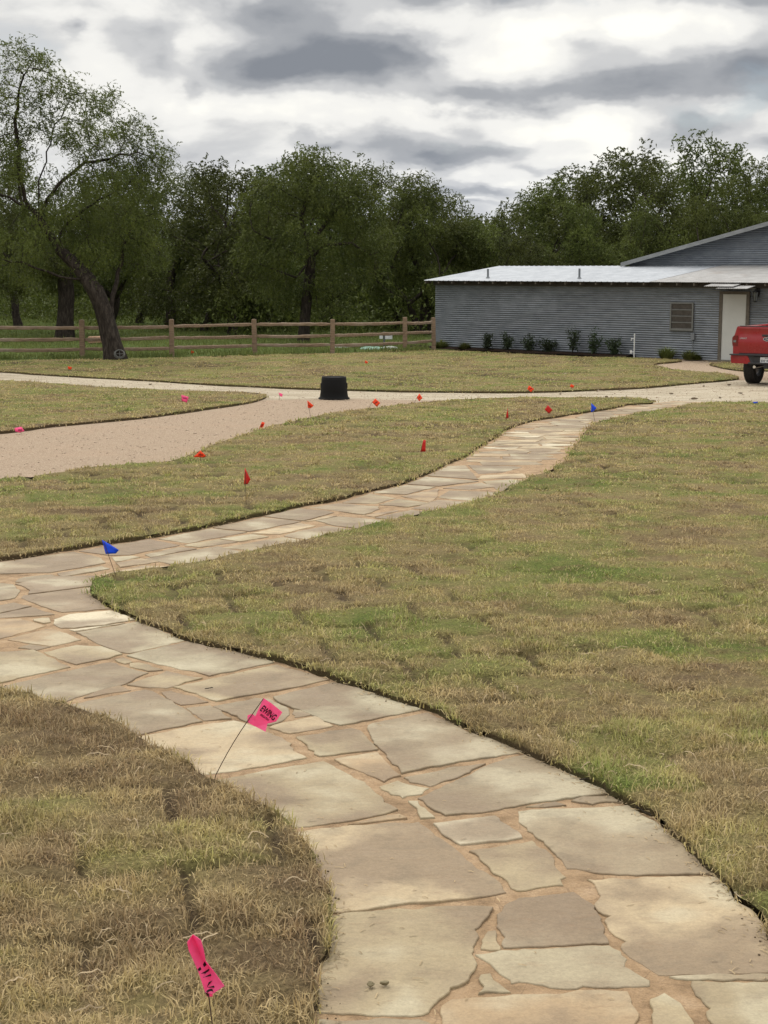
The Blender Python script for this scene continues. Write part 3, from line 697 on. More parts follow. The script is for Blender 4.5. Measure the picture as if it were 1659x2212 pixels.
STONES = [
 (cB, GREY, [(-69, 222), (0, 202), (190, 168), (330, 235), (440, 275), (520, 305), (600, 338), (300, 385), (75, 430), (35, 390), (-10, 330), (-55, 270)]),
 (cB, GREY, [(85, 447), (300, 402), (440, 388), (370, 425), (200, 488), (110, 468)]),
 (cB, GREY, [(145, 540), (440, 398), (610, 350), (740, 405), (870, 470), (972, 520), (760, 545), (560, 578), (390, 606), (265, 612), (200, 580)]),
 (cB, OLIVE, [(-20, 488), (60, 462), (110, 480), (196, 495), (165, 520), (80, 538), (30, 522)]),
 (cB, OLIVE, [(103, 550), (148, 550), (180, 582), (220, 620), (157, 623)]),
 (cB, OLIVE, [(612, 577), (740, 555), (788, 569), (700, 578)]), (cB, GREY, [(808, 550), (860, 532), (990, 530), (1030, 557), (900, 566)]),
 (cB, WHITE, [(212, 647), (480, 614), (545, 660), (598, 708), (450, 725), (330, 738), (265, 703)]),
 (cB, GREY, [(578, 594), (700, 582), (1055, 567), (1175, 640), (1275, 720), (1350, 795), (1418, 868), (1200, 870), (940, 866), (790, 846), (740, 778), (690, 723), (620, 678), (582, 640)]),
 (cB, OLIVE, [(367, 767), (640, 723), (700, 762), (788, 882), (775, 918), (577, 942), (520, 888), (430, 818)]),
 (cB, CREAM, [(-399, 688), (-200, 667), (0, 647), (150, 642), (260, 722), (380, 820), (470, 880), (528, 948), (250, 983), (0, 1008), (-225, 1033), (-240, 960), (-272, 880), (-328, 790)]),
 (cB, OLIVE, [(-230, 1052), (0, 1026), (240, 1010), (472, 1012), (392, 1110), (395, 1170), (380, 1215), (398, 1270), (350, 1338), (240, 1408), (165, 1478), (0, 1480), (-290, 1470), (-255, 1240), (-242, 1160)]),
 (cB, BROWN, [(487, 1042), (580, 972), (820, 947), (845, 962), (908, 1020), (972, 1168), (740, 1178), (517, 1188), (500, 1110)]),
 (cB, OLIVE, [(447, 1117), (483, 1112), (503, 1198), (417, 1193)]),
 (cB, GREEN, [(392, 1217), (600, 1192), (973, 1178), (1028, 1220), (1040, 1270), (1148, 1330), (1148, 1353), (860, 1353), (790, 1366), (620, 1338), (550, 1343), (500, 1300)]),
 (cB, OLIVE, [(417, 1307), (460, 1302), (548, 1383), (407, 1388)]),
 (cB, TAN, [(247, 1440), (290, 1412), (700, 1387), (1053, 1377), (1070, 1430), (1103, 1475), (1060, 1560), (900, 1640), (330, 1640), (275, 1540)]),
 (cB, CREAM, [(877, 892), (1200, 884), (1468, 882), (1550, 978), (1620, 1065), (1690, 1180), (1735, 1296), (1659, 1296), (1185, 1308), (1110, 1258), (1022, 1185), (1045, 1160), (962, 1085), (980, 1050), (907, 1000), (925, 950)]),
 (cB, OLIVE, [(1327, 1332), (1659, 1337), (1770, 1332), (1850, 1500), (1890, 1640), (1500, 1640), (1392, 1480), (1410, 1450)]),
 (cB, GREY, [(1230, 1315), (1659, 1303), (1740, 1303), (1755, 1322), (1400, 1324)]),
 (cB, OLIVE, [(1180, 1402), (1210, 1387), (1330, 1500), (1390, 1600), (1155, 1600), (1160, 1450)]),
 (cB, GREY, [(-285, 1498), (150, 1498), (225, 1530), (255, 1640), (-285, 1640)]),
 (cB, GREEN, [(-285, 1665), (420, 1665), (500, 1900), (-285, 1900)]), (cB, CREAM, [(450, 1665), (1200, 1660), (1300, 1900), (530, 1900)]), (cB, OLIVE, [(1240, 1660), (1880, 1660), (1920, 1900), (1340, 1900)]),
 (cA, OLIVE, [(917, 462), (1180, 412), (1400, 380), (1520, 442), (1610, 502), (1659, 545), (1720, 586), (1659, 608), (1500, 638), (1242, 670), (1150, 618), (1040, 548)]),
 (cA, TAN, [(1500, 657), (1659, 615), (1725, 607), (1760, 624), (1659, 636)]),
 (cA, CREAM, [(592, 274), (830, 227), (1010, 204), (1060, 217), (1150, 252), (1220, 277), (1260, 302), (1268, 322), (1326, 362), (1150, 398), (882, 438), (800, 393), (650, 308)]),
 (cC, GREY, [(-250, 770), (17, 716), (250, 657), (475, 612), (560, 637), (642, 656), (545, 703), (330, 763), (242, 798), (130, 763), (0, 725), (-200, 680)]),
 (cC, TAN, [(362, 767), (420, 737), (520, 714), (567, 735), (450, 751)]),
 (cC, WHITE, [(234, 427), (300, 404), (480, 387), (588, 425), (450, 449), (320, 463), (262, 464), (232, 447)]), (cC, WHITE, [(300, 470), (430, 455), (540, 442), (380, 468), (322, 476)]),
 (cC, GREEN, [(330, 482), (560, 442), (602, 434), (798, 518), (560, 573), (520, 568), (440, 538), (380, 508)]),
 (cC, GREEN, [(547, 582), (810, 523), (1080, 583), (1185, 612), (905, 670), (760, 638), (640, 608)]),
 (cC, OLIVE, [(497, 601), (530, 592), (560, 602), (573, 612), (540, 619)]), (cC, OLIVE, [(560, 617), (600, 614), (706, 645), (640, 650), (560, 631)]),
 (cC, OLIVE, [(548, 708), (720, 650), (876, 680), (720, 725), (610, 717)]),
 (cC, OLIVE, [(748, 721), (1195, 623), (1425, 686), (1200, 733), (935, 780), (850, 749)]),
 (cC, TAN, [(698, 743), (740, 737), (901, 785), (782, 798), (722, 769)]), (cC, GREY, [(803, 811), (910, 799), (1001, 855), (881, 866)]),
 (cC, GREY, [(263, 803), (630, 730), (680, 747), (876, 870), (592, 931), (440, 883), (340, 833)]),
 (cC, GREEN, [(917, 805), (1100, 767), (1160, 770), (1248, 814), (1233, 858), (1165, 885), (1060, 868), (1000, 838)]),
 (cC, GREEN, [(1180, 763), (1440, 700), (1550, 723), (1659, 758), (1820, 815), (1659, 848), (1470, 885), (1350, 843), (1250, 803)]),
 (cC, OLIVE, [(1270, 817), (1338, 827), (1343, 841), (1272, 853)]), (cC, CREAM, [(1163, 895), (1260, 868), (1360, 847), (1441, 888), (1252, 920)]),
 (cC, OLIVE, [(1278, 936), (1520, 897), (1558, 907), (1636, 989), (1381, 1019), (1332, 988)]),
 (cC, TAN, [(1443, 1034), (1633, 1004), (1665, 1042), (1732, 1103), (1659, 1132), (1570, 1093)]),
 (cC, OLIVE, [(-250, 610), (0, 567), (145, 557), (305, 632), (0, 700), (-180, 740), (-260, 700)]),
 (cC, OLIVE, [(78, 550), (130, 535), (221, 545), (160, 560)]), (cC, OLIVE, [(188, 569), (330, 537), (440, 542), (530, 575), (330, 622), (250, 598)]),
 (cC, TAN, [(34, 515), (200, 469), (240, 472), (290, 487), (351, 515), (220, 543)]),
 (cC, TAN, [(-200, 445), (0, 427), (90, 422), (196, 455), (0, 510), (-200, 560)]), (cC, TAN, [(143, 426), (213, 420), (220, 438), (190, 443)]),
 (cC, BROWN, [(-200, 412), (0, 402), (140, 373), (236, 405), (80, 416), (-200, 430)]), (cC, GREY, [(-200, 380), (0, 366), (60, 354), (136, 369), (0, 398), (-200, 408)]),
 (cC, BROWN, [(90, 332), (100, 321), (395, 286), (398, 318), (430, 347), (475, 380), (272, 396), (180, 368)]),
 (cC, BROWN, [(65, 272), (240, 240), (420, 238), (395, 282), (122, 316), (130, 300), (95, 280)]),
 (cC, GREY, [(-200, 268), (0, 267), (58, 273), (88, 302), (66, 332), (0, 343), (-200, 360)]),
 (cC, GREY, [(-250, 235), (0, 178), (160, 156), (318, 133), (428, 156), (456, 180), (220, 222), (0, 228), (-200, 240)]),
 (cC, GREY, [(105, 242), (225, 232), (237, 244), (110, 266), (65, 263)]), (cC, GREY, [(248, 226), (440, 194), (476, 205), (270, 241)]),
 (cC, BROWN, [(340, 130), (470, 107), (650, 79), (776, 105), (560, 146), (480, 148)]), (cC, CREAM, [(500, 182), (610, 163), (686, 176), (520, 199)]),
 (cC, CREAM, [(430, 233), (620, 193), (700, 196), (780, 197), (640, 222), (520, 233)]), (cC, OLIVE, [(484, 156), (570, 150), (606, 156), (500, 176)]),
 (cC, GREY, [(625, 145), (770, 113), (850, 119), (650, 157)]), (cC, GREY, [(625, 163), (940, 108), (1105, 143), (790, 193), (690, 176)]),
 (cE, GREY, [(-125, 690), (0, 663), (130, 641), (308, 657), (165, 684), (20, 710)]), (cE, OLIVE, [(20, 717), (165, 693), (262, 706), (170, 720), (75, 731), (0, 723)]),
 (cE, GREY, [(140, 635), (385, 584), (575, 604), (320, 654)]), (cE, GREY, [(395, 580), (560, 540), (700, 551), (735, 560), (585, 600)]),
 (cE, GREY, [(608, 537), (760, 514), (955, 531), (958, 543), (880, 570), (720, 548)]), (cE, OLIVE, [(775, 511), (910, 467), (1040, 490), (940, 516)]),
 (cE, GREY, [(925, 461), (1095, 425), (1235, 433), (1090, 470)]), (cE, GREY, [(1095, 420), (1185, 384), (1445, 406), (1250, 430)]),
 (cE, GREY, [(1195, 378), (1290, 331), (1380, 327), (1444, 398)]), (cE, CREAM, [(590, 605), (700, 577), (750, 577), (640, 599)]),
 (cE, CREAM, [(330, 664), (562, 611), (645, 626), (470, 668)]), (cE, OLIVE, [(175, 690), (330, 668), (415, 680), (270, 703)]),
 (cE, OLIVE, [(186, 735), (480, 682), (600, 700), (370, 752)]), (cE, GREY, [(490, 677), (560, 652), (700, 627), (845, 645), (640, 697)]),
 (cE, GREY, [(645, 600), (760, 580), (1062, 605), (850, 638), (720, 620)]), (cE, TAN, [(885, 575), (1040, 547), (1056, 552), (930, 581)]),
 (cE, GREY, [(935, 585), (1110, 548), (1244, 560), (1070, 600)]), (cE, OLIVE, [(955, 522), (1050, 493), (1204, 515), (1100, 533)]),
 (cE, BROWN, [(1115, 540), (1240, 498), (1412, 508), (1260, 556)]), (cE, TAN, [(1066, 481), (1250, 443), (1238, 486), (1205, 508)]),
 (cE, GREY, [(1246, 486), (1300, 453), (1572, 460), (1430, 503)]), (cE, BROWN, [(1270, 440), (1460, 414), (1534, 430), (1400, 448)]),
 (cE, OLIVE, [(1465, 407), (1600, 398), (1659, 403), (1590, 452), (1548, 452)]), (cE, CREAM, [(1435, 394), (1460, 378), (1659, 368), (1690, 388), (1600, 391)]),
 (cE, GREY, [(1395, 327), (1620, 332), (1659, 337), (1560, 362), (1442, 370)]),
]
def stone_mesh():
    V, Fc, col, ph = [], [], [], []
    def add(poly, c, idx):
        pts = [Vector(p) for p in poly]; n = len(pts); Ym = sum(p.y for p in pts) / n; step = float(np.clip(.005 * Ym, .02, .12)); out = []
        for i in range(n):
            a, b = pts[i], pts[(i + 1) % n]; L = (b - a).length; k = max(1, int(L / step)); nrm = Vector((-(b - a).y, (b - a).x)).normalized() if L > 0 else Vector((0, 0))
            for j in range(k):
                p = a.lerp(b, j / k); f = math.sin(math.pi * j / k) ** .5
                d = .020 * (float(fbm(p.x * 18, p.y * 18, 70 + idx % 7, 4)) - .5) * 2 * f + .02 * (float(vnoise(p.x * 4, p.y * 4, 80)) - .5) * f
                out.append(p + nrm * d)
        m = len(out); area = sum(out[i - 1].x * out[i].y - out[i].x * out[i - 1].y for i in range(m)) / 2
        if area < 0: out.reverse()
        rr = random.Random(idx); h = .0095 + .0025 * rr.random(); bev = .0015 + .0002 * Ym; tx, ty = rr.uniform(-.004, .004), rr.uniform(-.004, .004); c0 = sum(out, Vector((0, 0))) / m
        def z(p, hh): return G1(p.y) + hh + (p.x - c0.x) * tx + (p.y - c0.y) * ty
        base = len(V)
        inn = []
        for i in range(m):
            t = (out[(i + 1) % m] - out[i - 1]).normalized(); inn.append(out[i] + Vector((-t.y, t.x)) * bev)
        for p in out: V.append((p.x, p.y, G1(p.y) - .004))
        for p in out: V.append((p.x, p.y, z(p, h - .0025)))
        for p in inn: V.append((p.x, p.y, z(p, h)))
        for r in (0, m):
            for i in range(m): Fc.append((base + r + i, base + r + (i + 1) % m, base + r + m + (i + 1) % m, base + r + m + i))
        Fc.append(tuple(range(base + 2 * m, base + 3 * m)))
        v = rr.uniform(.82, 1.0); cc = (c[0] * v, c[1] * v * .985, c[2] * v * .94, 1)
        col.extend([cc] * (3 * m)); ph.extend([rr.uniform(0, 30)] * (3 * m))
    for i, (cf, c, pts) in enumerate(STONES):
        add([(p.x, p.y) for p in W(cf(pts))], c, i)
    # smaller slabs of the far stretch and of the branch that leaves the picture on the left
    rr = random.Random(9)
    pathA = np.array([(p.x, p.y) for p in offset_poly([v.copy() for v in pw], -.04)])
    traced = [np.array([(p.x, p.y) for p in W(cf(pts))]) for cf, c, pts in STONES]
    def vor(seeds, sx, sy, colf, gap):
        for si, s in enumerate(seeds):
            poly = [(s[0] - 1.4 * sx, s[1] - 1.4 * sy), (s[0] + 1.4 * sx, s[1] - 1.4 * sy), (s[0] + 1.4 * sx, s[1] + 1.4 * sy), (s[0] - 1.4 * sx, s[1] + 1.4 * sy)]
            for t in seeds:
                if t is s or abs(t[0] - s[0]) > 3 * sx or abs(t[1] - s[1]) > 3 * sy: continue
                mx, my = (s[0] + t[0]) / 2, (s[1] + t[1]) / 2; nx, ny = (t[0] - s[0]) / sx ** 2, (t[1] - s[1]) / sy ** 2; ln = math.hypot(nx, ny); nx /= ln; ny /= ln
                o = nx * mx + ny * my - gap / 2; new = []
                for a, b in zip(poly, poly[1:] + poly[:1]):
                    da, db = nx * a[0] + ny * a[1] - o, nx * b[0] + ny * b[1] - o
                    if da <= 0: new.append(a)
                    if (da < 0) != (db < 0): k = da / (da - db); new.append((a[0] + (b[0] - a[0]) * k, a[1] + (b[1] - a[1]) * k))
                poly = new
                if len(poly) < 3: break
            if len(poly) < 3: continue
            A = np.array(poly); ins = pip(A[:, 0], A[:, 1], pathA); c0 = A.mean(0)
            if not pip(c0[:1], c0[1:], pathA)[0]: continue
            # pull corners back inside the path
            for q in range(len(A)):
                k = 0
                while not pip(A[q:q + 1, 0], A[q:q + 1, 1], pathA)[0] and k < 12: A[q] = A[q] * .85 + c0 * .15; k += 1
            D2 = np.concatenate([A * (1 - f) + c0 * f for f in (0, .12, .4)] + [c0[None]])
            bad = False
            for tr in traced:
                if pip(D2[:, 0], D2[:, 1], tr).any() or pip(tr[:, 0], tr[:, 1], A).any(): bad = True; break
            if bad: continue
            poly = [tuple(q) for q in A]
            add(poly, colf(c0), 1000 + si)
    seeds = []
    y = 14.6; row = 0
    while y < 31:
        x = -1 + (row % 2) * .3
        while x < 9.0: seeds.append((x + rr.uniform(-.13, .13), y + rr.uniform(-.06, .06))); x += rr.choice([.42, .62, .8])
        y += .34; row += 1
    def colf(c):
        px, py = PX((c[0], c[1], G1(c[1])))
        if 925 < py < 975: return rr.choice([WHITE, CREAM, CREAM, OLIVE, CREAM])
        return rr.choice([GREY, GREY, BROWN, OLIVE, TAN])
    vor(seeds, .62, .34, colf, .028)
    seeds = [(x + rr.uniform(-.14, .14), yy + rr.uniform(-.14, .14)) for x in np.arange(-6, -1.8, .62) for yy in np.arange(6.2, 13.2, .5)]
    vor(seeds, .62, .5, lambda c: rr.choice([GREY, OLIVE, BROWN, TAN, CREAM]), .035)
    me = pmesh('flagstones', V, Fc); a = me.attributes.new('col', 'FLOAT_COLOR', 'POINT'); a.data.foreach_set('color', np.array(col, dtype=np.float32).ravel()); attr(me, 'ph', ph)
    obj('flagstones', me, M_STONE, PATH)
stone_mesh()
def litter():
    """straw clippings and crumbs of soil dropped on the near stones"""
    rr = np.random.default_rng(17); edges = np.concatenate([LAWN_OUT['lawn_nearleft'], LAWN_OUT['lawn_right'], LAWN_OUT['lawn_middle']]); edges = edges[(edges[:, 1] > 2.5) & (edges[:, 1] < 13)]
    V, Fc = [], []; V2, F2 = [], []; ic = bmesh.new(); bmesh.ops.create_icosphere(ic, subdivisions=1, radius=1); iv = [v.co.copy() for v in ic.verts]; it = [[v.index for v in f.verts] for f in ic.faces]; ic.free()
    n = 0
    N = 9000; E = edges[rr.integers(0, len(edges), N)]; Dd = np.abs(rr.normal(0, 1, N)) * np.where(rr.random(N) < .75, .05, .35); An = rr.uniform(0, 6.28, N)
    XX, YY = E[:, 0] + Dd * np.cos(An), E[:, 1] + Dd * np.sin(An); okk = pip(XX, YY, PATH_OUT)
    for x, y, d in zip(XX[okk], YY[okk], Dd[okk]):
        z = G1(y) + .0125
        if rr.random() < .6:
            L = rr.uniform(.008, .032); w_ = .0009 + .0001 * y; a = rr.uniform(0, 3.14); dx, dy = math.cos(a), math.sin(a); b = len(V)
            for f, h in ((-.5, 0), (0, .003), (.5, .001)): V += [(x + dx * L * f - dy * w_, y + dy * L * f + dx * w_, z + h), (x + dx * L * f + dy * w_, y + dy * L * f - dx * w_, z + h + .001)]
            Fc += [(b, b + 1, b + 3, b + 2), (b + 2, b + 3, b + 5, b + 4)]
        elif d < .09 and rr.random() < .45:
            s = rr.uniform(.001, .0042); b = len(V2); V2 += [(x + v.x * s, y + v.y * s, z + v.z * s * .7) for v in iv]; F2 += [tuple(b + q for q in t) for t in it]
    tag(obj('grass_clippings', pmesh('grass_clippings', V, Fc), simple('clipping', (.30, .22, .12), .85, var=.4, scale=6)), 'dry grass clippings scattered on the flagstones along the turf edge', 'grass clippings', kind='stuff')
    tag(obj('soil_crumbs', pmesh('soil_crumbs', V2, F2), M_SOIL), 'dark soil crumbs spilled on the stones along the cut turf edge', 'soil', kind='stuff')
litter()
# ================================================================ barn
W0 = P(940, 751.5); W1 = P(1557, 779.5); GZ = (W0.z + W1.z) / 2
U = Vector((W1.x - W0.x, W1.y - W0.y, 0)); WL = U.length; U.normalize(); BK = Vector((-U.y, U.x, 0))
if BK.y < 0: BK = -BK
def BP(s, b, z): return Vector((W0.x, W0.y, GZ)) + U * s + BK * b + Vector((0, 0, z))
def onwall(px, py, b=0.0):
    d = ray(px, py); o = Vector((W0.x, W0.y, 0)) + BK * b; t = (o.dot(BK)) / d.dot(BK); p = d * t
    return (p - Vector((W0.x, W0.y, 0))).dot(U), p.z + CAMZ - GZ
barn = thing('barn', 'low grey corrugated metal barn with a white metal lean-to roof behind the lawn', 'barn', BP(0, 0, 0))
BI = Matrix.Translation(-BP(0, 0, 0))
EH = onwall(940, 606)[1]; SEND = 26.0
print('barn eave height', EH, 'wall length to door', WL)
def corr_wall(name, s0, s1, zs0, zs1, b, ztop=None, parent=barn, m=M_WALL, pitch=.072, amp=.0115, along=True):
    """horizontal corrugations; ztop(s) optional sloping top"""
    n = int((zs1 - zs0) / pitch * 6); ss = np.arange(s0, s1 + .01, (s1 - s0) / max(1, int((s1 - s0) / .15))); V, Fc = [], []
    for i in range(n + 1):
        z = zs0 + (zs1 - zs0) * i / n
        for s in ss:
            zz = min(z, ztop(s)) if ztop else z
            wob = .006 * (float(vnoise(s * 1.3, zz * 1.1, 5)) - .5)
            V.append(BI @ BP(s, b - amp * math.sin(2 * math.pi * z / pitch) + wob, zz))
    k = len(ss)
    for i in range(n):
        for j in range(k - 1):
            if ztop and V[i * k + j].z >= V[(i + 1) * k + j].z - 1e-5 and V[i * k + j + 1].z >= V[(i + 1) * k + j + 1].z - 1e-5: continue
            Fc.append((i * k + j, i * k + j + 1, (i + 1) * k + j + 1, (i + 1) * k + j))
    me = pmesh(name, V, Fc); sv = np.tile(ss, n + 1); zv = np.repeat(np.arange(n + 1) / n * (zs1 - zs0), k); attr(me, 'sheet', _tab[(np.floor((sv + np.floor(zv / .68) * .9) / 2.4).astype(int) * 5) & 255, (np.floor(zv / .68).astype(int) * 3) & 255])
    return obj(name, me, m, parent, True)
corr_wall('wall', 0, SEND, -.03, EH + .02, 0)
DB = 4.0                                           # depth from eave to the lean-to ridge
RZ = onwall(1200, 574.5, DB)[1]; print('ridge height', RZ)
# end walls, back wall (plain, out of the photograph)
mb = MB()
for s in (0.0, SEND): mb.prism([BI @ BP(s, .02, -.03), BI @ BP(s, 2 * DB, -.03), BI @ BP(s, 2 * DB, EH), BI @ BP(s, DB, RZ - .1), BI @ BP(s, .02, EH)], U * (.03 if s == 0 else -.03))
mb.prism([BI @ BP(0.03, 2 * DB, -.03), BI @ BP(SEND - .03, 2 * DB, -.03), BI @ BP(SEND - .03, 2 * DB, EH), BI @ BP(0.03, 2 * DB, EH)], -BK * .03)
mb.build('wall', M_WALL, barn)
def roof_sheet(name, s0, s1, b0, z0, b1, z1, m, pitch=.23, amp=.012, parent=barn, thick=.012):
    ns = max(2, int((s1 - s0) / pitch * 6)); V, Fc = [], []
    for i in range(ns + 1):
        s = s0 + (s1 - s0) * i / ns; ph = (s / pitch) % 1; r = amp * (1 if ph < .18 else 0.0)
        for b, z in ((b0, z0), ((b0 + b1) / 2, (z0 + z1) / 2), (b1, z1)): V.append(BI @ BP(s, b, z + r))
        for b, z in ((b0, z0), ((b0 + b1) / 2, (z0 + z1) / 2), (b1, z1)): V.append(BI @ BP(s, b, z + r - thick))
    for i in range(ns):
        a = i * 6; c = a + 6
        Fc += [(a, c, c + 1, a + 1), (a + 1, c + 1, c + 2, a + 2), (a + 3, a + 4, c + 4, c + 3), (a + 4, a + 5, c + 5, c + 4), (a, a + 3, c + 3, c)]
    return obj(name, pmesh(name, V, Fc), m, parent)
OV = .38; slope = (RZ - EH - .05) / DB; ez = EH + .05 - OV * slope
S1 = onwall(1418, 603)[0]; S1b = onwall(1535, 575, DB)[0]; print('roof split', S1, S1b)
roof_sheet('roof', -.22, S1, -OV, ez, DB, RZ, M_ROOFW); roof_sheet('roof', S1, SEND + .3, -OV, ez + .006, DB, RZ + .006, M_ROOFG, .076, .008)
roof_sheet('roof', -.22, SEND + .3, 2 * DB + .3, EH - .1, DB, RZ + .002, M_ROOFG)
# fascia board and rafter tails
mb = MB(); mb.prism([BI @ BP(-.05, -.03, EH - .16), BI @ BP(-.05, -.03, EH + .0), BI @ BP(SEND, -.03, EH + .0), BI @ BP(SEND, -.03, EH - .16)], BK * -.035); mb.build('fascia', M_DARKWOOD, barn)
s = -.2
while s < SEND: mb = MB(); mb.prism([BI @ BP(s, -.03, EH - .10), BI @ BP(s, -.03, EH + .015), BI @ BP(s, -OV + .03, ez - .025), BI @ BP(s, -OV + .03, ez - .10)], U * .045); mb.build('rafter_tail', M_DFRAME, barn); s += .61
# taller main block with gable facing the same way, rising behind the lean-to
g0s, g0z = onwall(1357, 571, DB); g1s, g1z = onwall(1659, 487, DB); gs = (g1z - g0z) / (g1s - g0s); PEAK = g0s + 8.5; print('gable', g0s, g0z, g1s, g1z, 'slope', gs)
def gtop(s): return g0z + gs * (s - g0s) if s < PEAK else g0z + gs * (2 * PEAK - s - g0s)
corr_wall('gable_wall', g0s + .05, 2 * PEAK - g0s, RZ - .15, gtop(PEAK), DB - .02, gtop, m=M_GABLE)
def gslab(sa, sb, lo, hi, ba, bb):
    return [BI @ BP(sa, ba, gtop(sa) + lo), BI @ BP(sb, ba, gtop(sb) + lo), BI @ BP(sb, ba, gtop(sb) + hi), BI @ BP(sa, ba, gtop(sa) + hi)]
mb = MB(); mb.prism(gslab(g0s - .12, PEAK, .02, .07, DB - .26, 0), BK * 12.3); mb.prism(gslab(PEAK + .001, 2 * PEAK - g0s + .5, .02, .07, DB - .26, 0), BK * 12.3); mb.build('roof', M_ROOFG, barn)
mb = MB(); mb.prism(gslab(g0s - .12, PEAK - .002, -.05, .085, DB - .30, 0), BK * .037); mb.prism(gslab(PEAK + .002, 2 * PEAK - g0s + .5, -.05, .085, DB - .30, 0), BK * .037); mb.build('rake_trim', M_TRIM, barn)
# window with four louvred panes
def panel(name, a, b, z0, z1, d0, d1, m, parent=barn, bev=0.0):
    mb = MB(); mb.prism([BI @ BP(a, -d0, z0), BI @ BP(b, -d0, z0), BI @ BP(b, -d0, z1), BI @ BP(a, -d0, z1)], BK * -(d1 - d0)); return mb.build(name, m, parent)
ws0, wz1 = onwall(*cG([(1224, 392)])[0]); ws1, wz0 = onwall(*cG([(1324, 522)])[0]); print('window', ws0, ws1, wz0, wz1)
mb = MB(); fw = .045
for a, b, c, d in ((ws0, ws1, wz1 - fw, wz1), (ws0, ws1, wz0, wz0 + fw), (ws0, ws0 + fw, wz0 + fw, wz1 - fw), (ws1 - fw, ws1, wz0 + fw, wz1 - fw)):
    mb.prism([BI @ BP(a, -.014, c), BI @ BP(b, -.014, c), BI @ BP(b, -.014, d), BI @ BP(a, -.014, d)], BK * -.05)
win = mb.build('window', M_ALU, barn)
h4 = (wz1 - wz0 - 2 * fw) / 4
for k in range(4):
    z0 = wz0 + fw + k * h4; mb = MB(); mb.prism([BI @ BP(ws0 + fw, -.016, z0 + .03), BI @ BP(ws1 - fw, -.016, z0 + .03), BI @ BP(ws1 - fw, -.038, z0 + h4 - .002), BI @ BP(ws0 + fw, -.038, z0 + h4 - .002)], BK * -.006); mb.build('louvre_pane', M_LOUVRE, win)
    mb = MB(); mb.prism([BI @ BP(ws0 + fw, -.018, z0), BI @ BP(ws1 - fw, -.018, z0), BI @ BP(ws1 - fw, -.018, z0 + .028), BI @ BP(ws0 + fw, -.018, z0 + .028)], BK * -.035); mb.build('louvre_rail', M_ALU, win)
# door
ds0, dz1 = onwall(1563.5, 635.5); ds1 = onwall(1614.5, 640)[0]; print('door', ds0, ds1, dz1)
panel('door', ds0, ds1, .04, dz1, .02, .045, M_DOOR)
door = barn.children[-1]
mb = MB(); mb.tube(BI @ BP(ds1 - .07, -.045, 1.0), BI @ BP(ds1 - .07, -.10, 1.0), .012); r = bmesh.ops.create_uvsphere(mb.bm, u_segments=12, v_segments=8, radius=.03, matrix=Matrix.Translation(BI @ BP(ds1 - .07, -.115, 1.0))); mb.build('handle', M_ALU, door, True)
mb = MB()
for a, b, c, d in ((ds0 - .11, ds0 - .004, .0, dz1 + .09), (ds1 + .004, ds1 + .11, .0, dz1 + .09), (ds0 - .004, ds1 + .004, dz1 + .004, dz1 + .09), (ds0 - .004, ds1 + .004, .0, .036)):
    mb.prism([BI @ BP(a, -.013, c), BI @ BP(b, -.013, c), BI @ BP(b, -.013, d), BI @ BP(a, -.013, d)], BK * -.055)
mb.build('door_frame', M_DFRAME, barn)
mb = MB(); mb.prism([BI @ BP(ds0 - .25, -.05, -.03), BI @ BP(ds1 + .25, -.05, -.03), BI @ BP(ds1 + .25, -.05, .03), BI @ BP(ds0 - .25, -.05, .03)], BK * -.35); mb.build('door_step', M_DFRAME, barn)
# bent corrugated canopy sheet over the door, hung from the eave
c0 = onwall(1516, 609, -OV - .3)[0]; c1 = onwall(1606, 604, -OV - .1)[0]
roof_sheet('canopy', c0 + .15, c1 - .15, -OV - .42, ez - .11, -OV + .1, ez - .03, M_ROOFG, .076, .01)
roof_sheet('canopy', c1 - .7, c1 + .35, -OV - .50, ez - .17, -OV + .0, ez - .09, M_ROOFG, .076, .01)
# wall lantern
ls, lz = onwall(1638, 634); lamp = MB(); q = lambda s, b, z: BI @ BP(ls + s, b, lz + z)
mb = MB(); mb.box(q(0, -.03, .05), (.12, .03, .26), math.atan2(U.y, U.x), bev=.004); mb.tube(q(0, -.03, .13), q(0, -.16, .20), .012); mb.tube(q(0, -.16, .20), q(0, -.16, .13), .012)
mb.tube(q(0, -.16, .13), q(0, -.16, .05), .02, .0, 6) if False else mb.tube(q(0, -.16, .04), q(0, -.16, .13), .10, .015, 6)
for k in range(6):
    a = k * math.pi / 3; o1 = U * math.cos(a) + BK * math.sin(a); mb.tube(q(0, -.16, .04) + o1 * .09, q(0, -.16, -.22) + o1 * .055, .006, n=5)
mb.tube(q(0, -.16, -.25), q(0, -.16, -.22), .03, .06, 6); lt = mb.build('wall_lantern', M_BLACK, barn)
mb = MB(); mb.tube(q(0, -.16, -.218), q(0, -.16, .038), .048, .080, 6); mb.build('glass', M_LAMPGL, lt)
# vent pipes through the white roof
for (x, y0, y1) in ((1054, 599.5, 581), (1251.5, 599.5, 580)):
    s, z = onwall(x, y0, .35); mb = MB(); zz = EH + .05 + slope * .35; mb.tube(BI @ BP(s, .35, zz - .03), BI @ BP(s, .35, onwall(x, y1, .35)[1]), .036, n=14); mb.tube(BI @ BP(s, .35, zz + .0), BI @ BP(s, .35, zz + .05), .08, .045, 14); mb.build('vent_pipe', M_PIPE, barn, True)
# thin conduit below the window
cs = onwall(1325 * .72333 * K + 1300 * K, 700)[0]
mb = MB(); mb.box(BI @ BP(cs, -.04, wz0 - .17), (.13, .06, .20), math.atan2(U.y, U.x), bev=.006); mb.tube(BI @ BP(cs, -.035, .0), BI @ BP(cs, -.035, wz0 - .27), .012, n=8); mb.build('conduit_box', simple('conduit', (.17, .18, .19), .6, .2), barn)

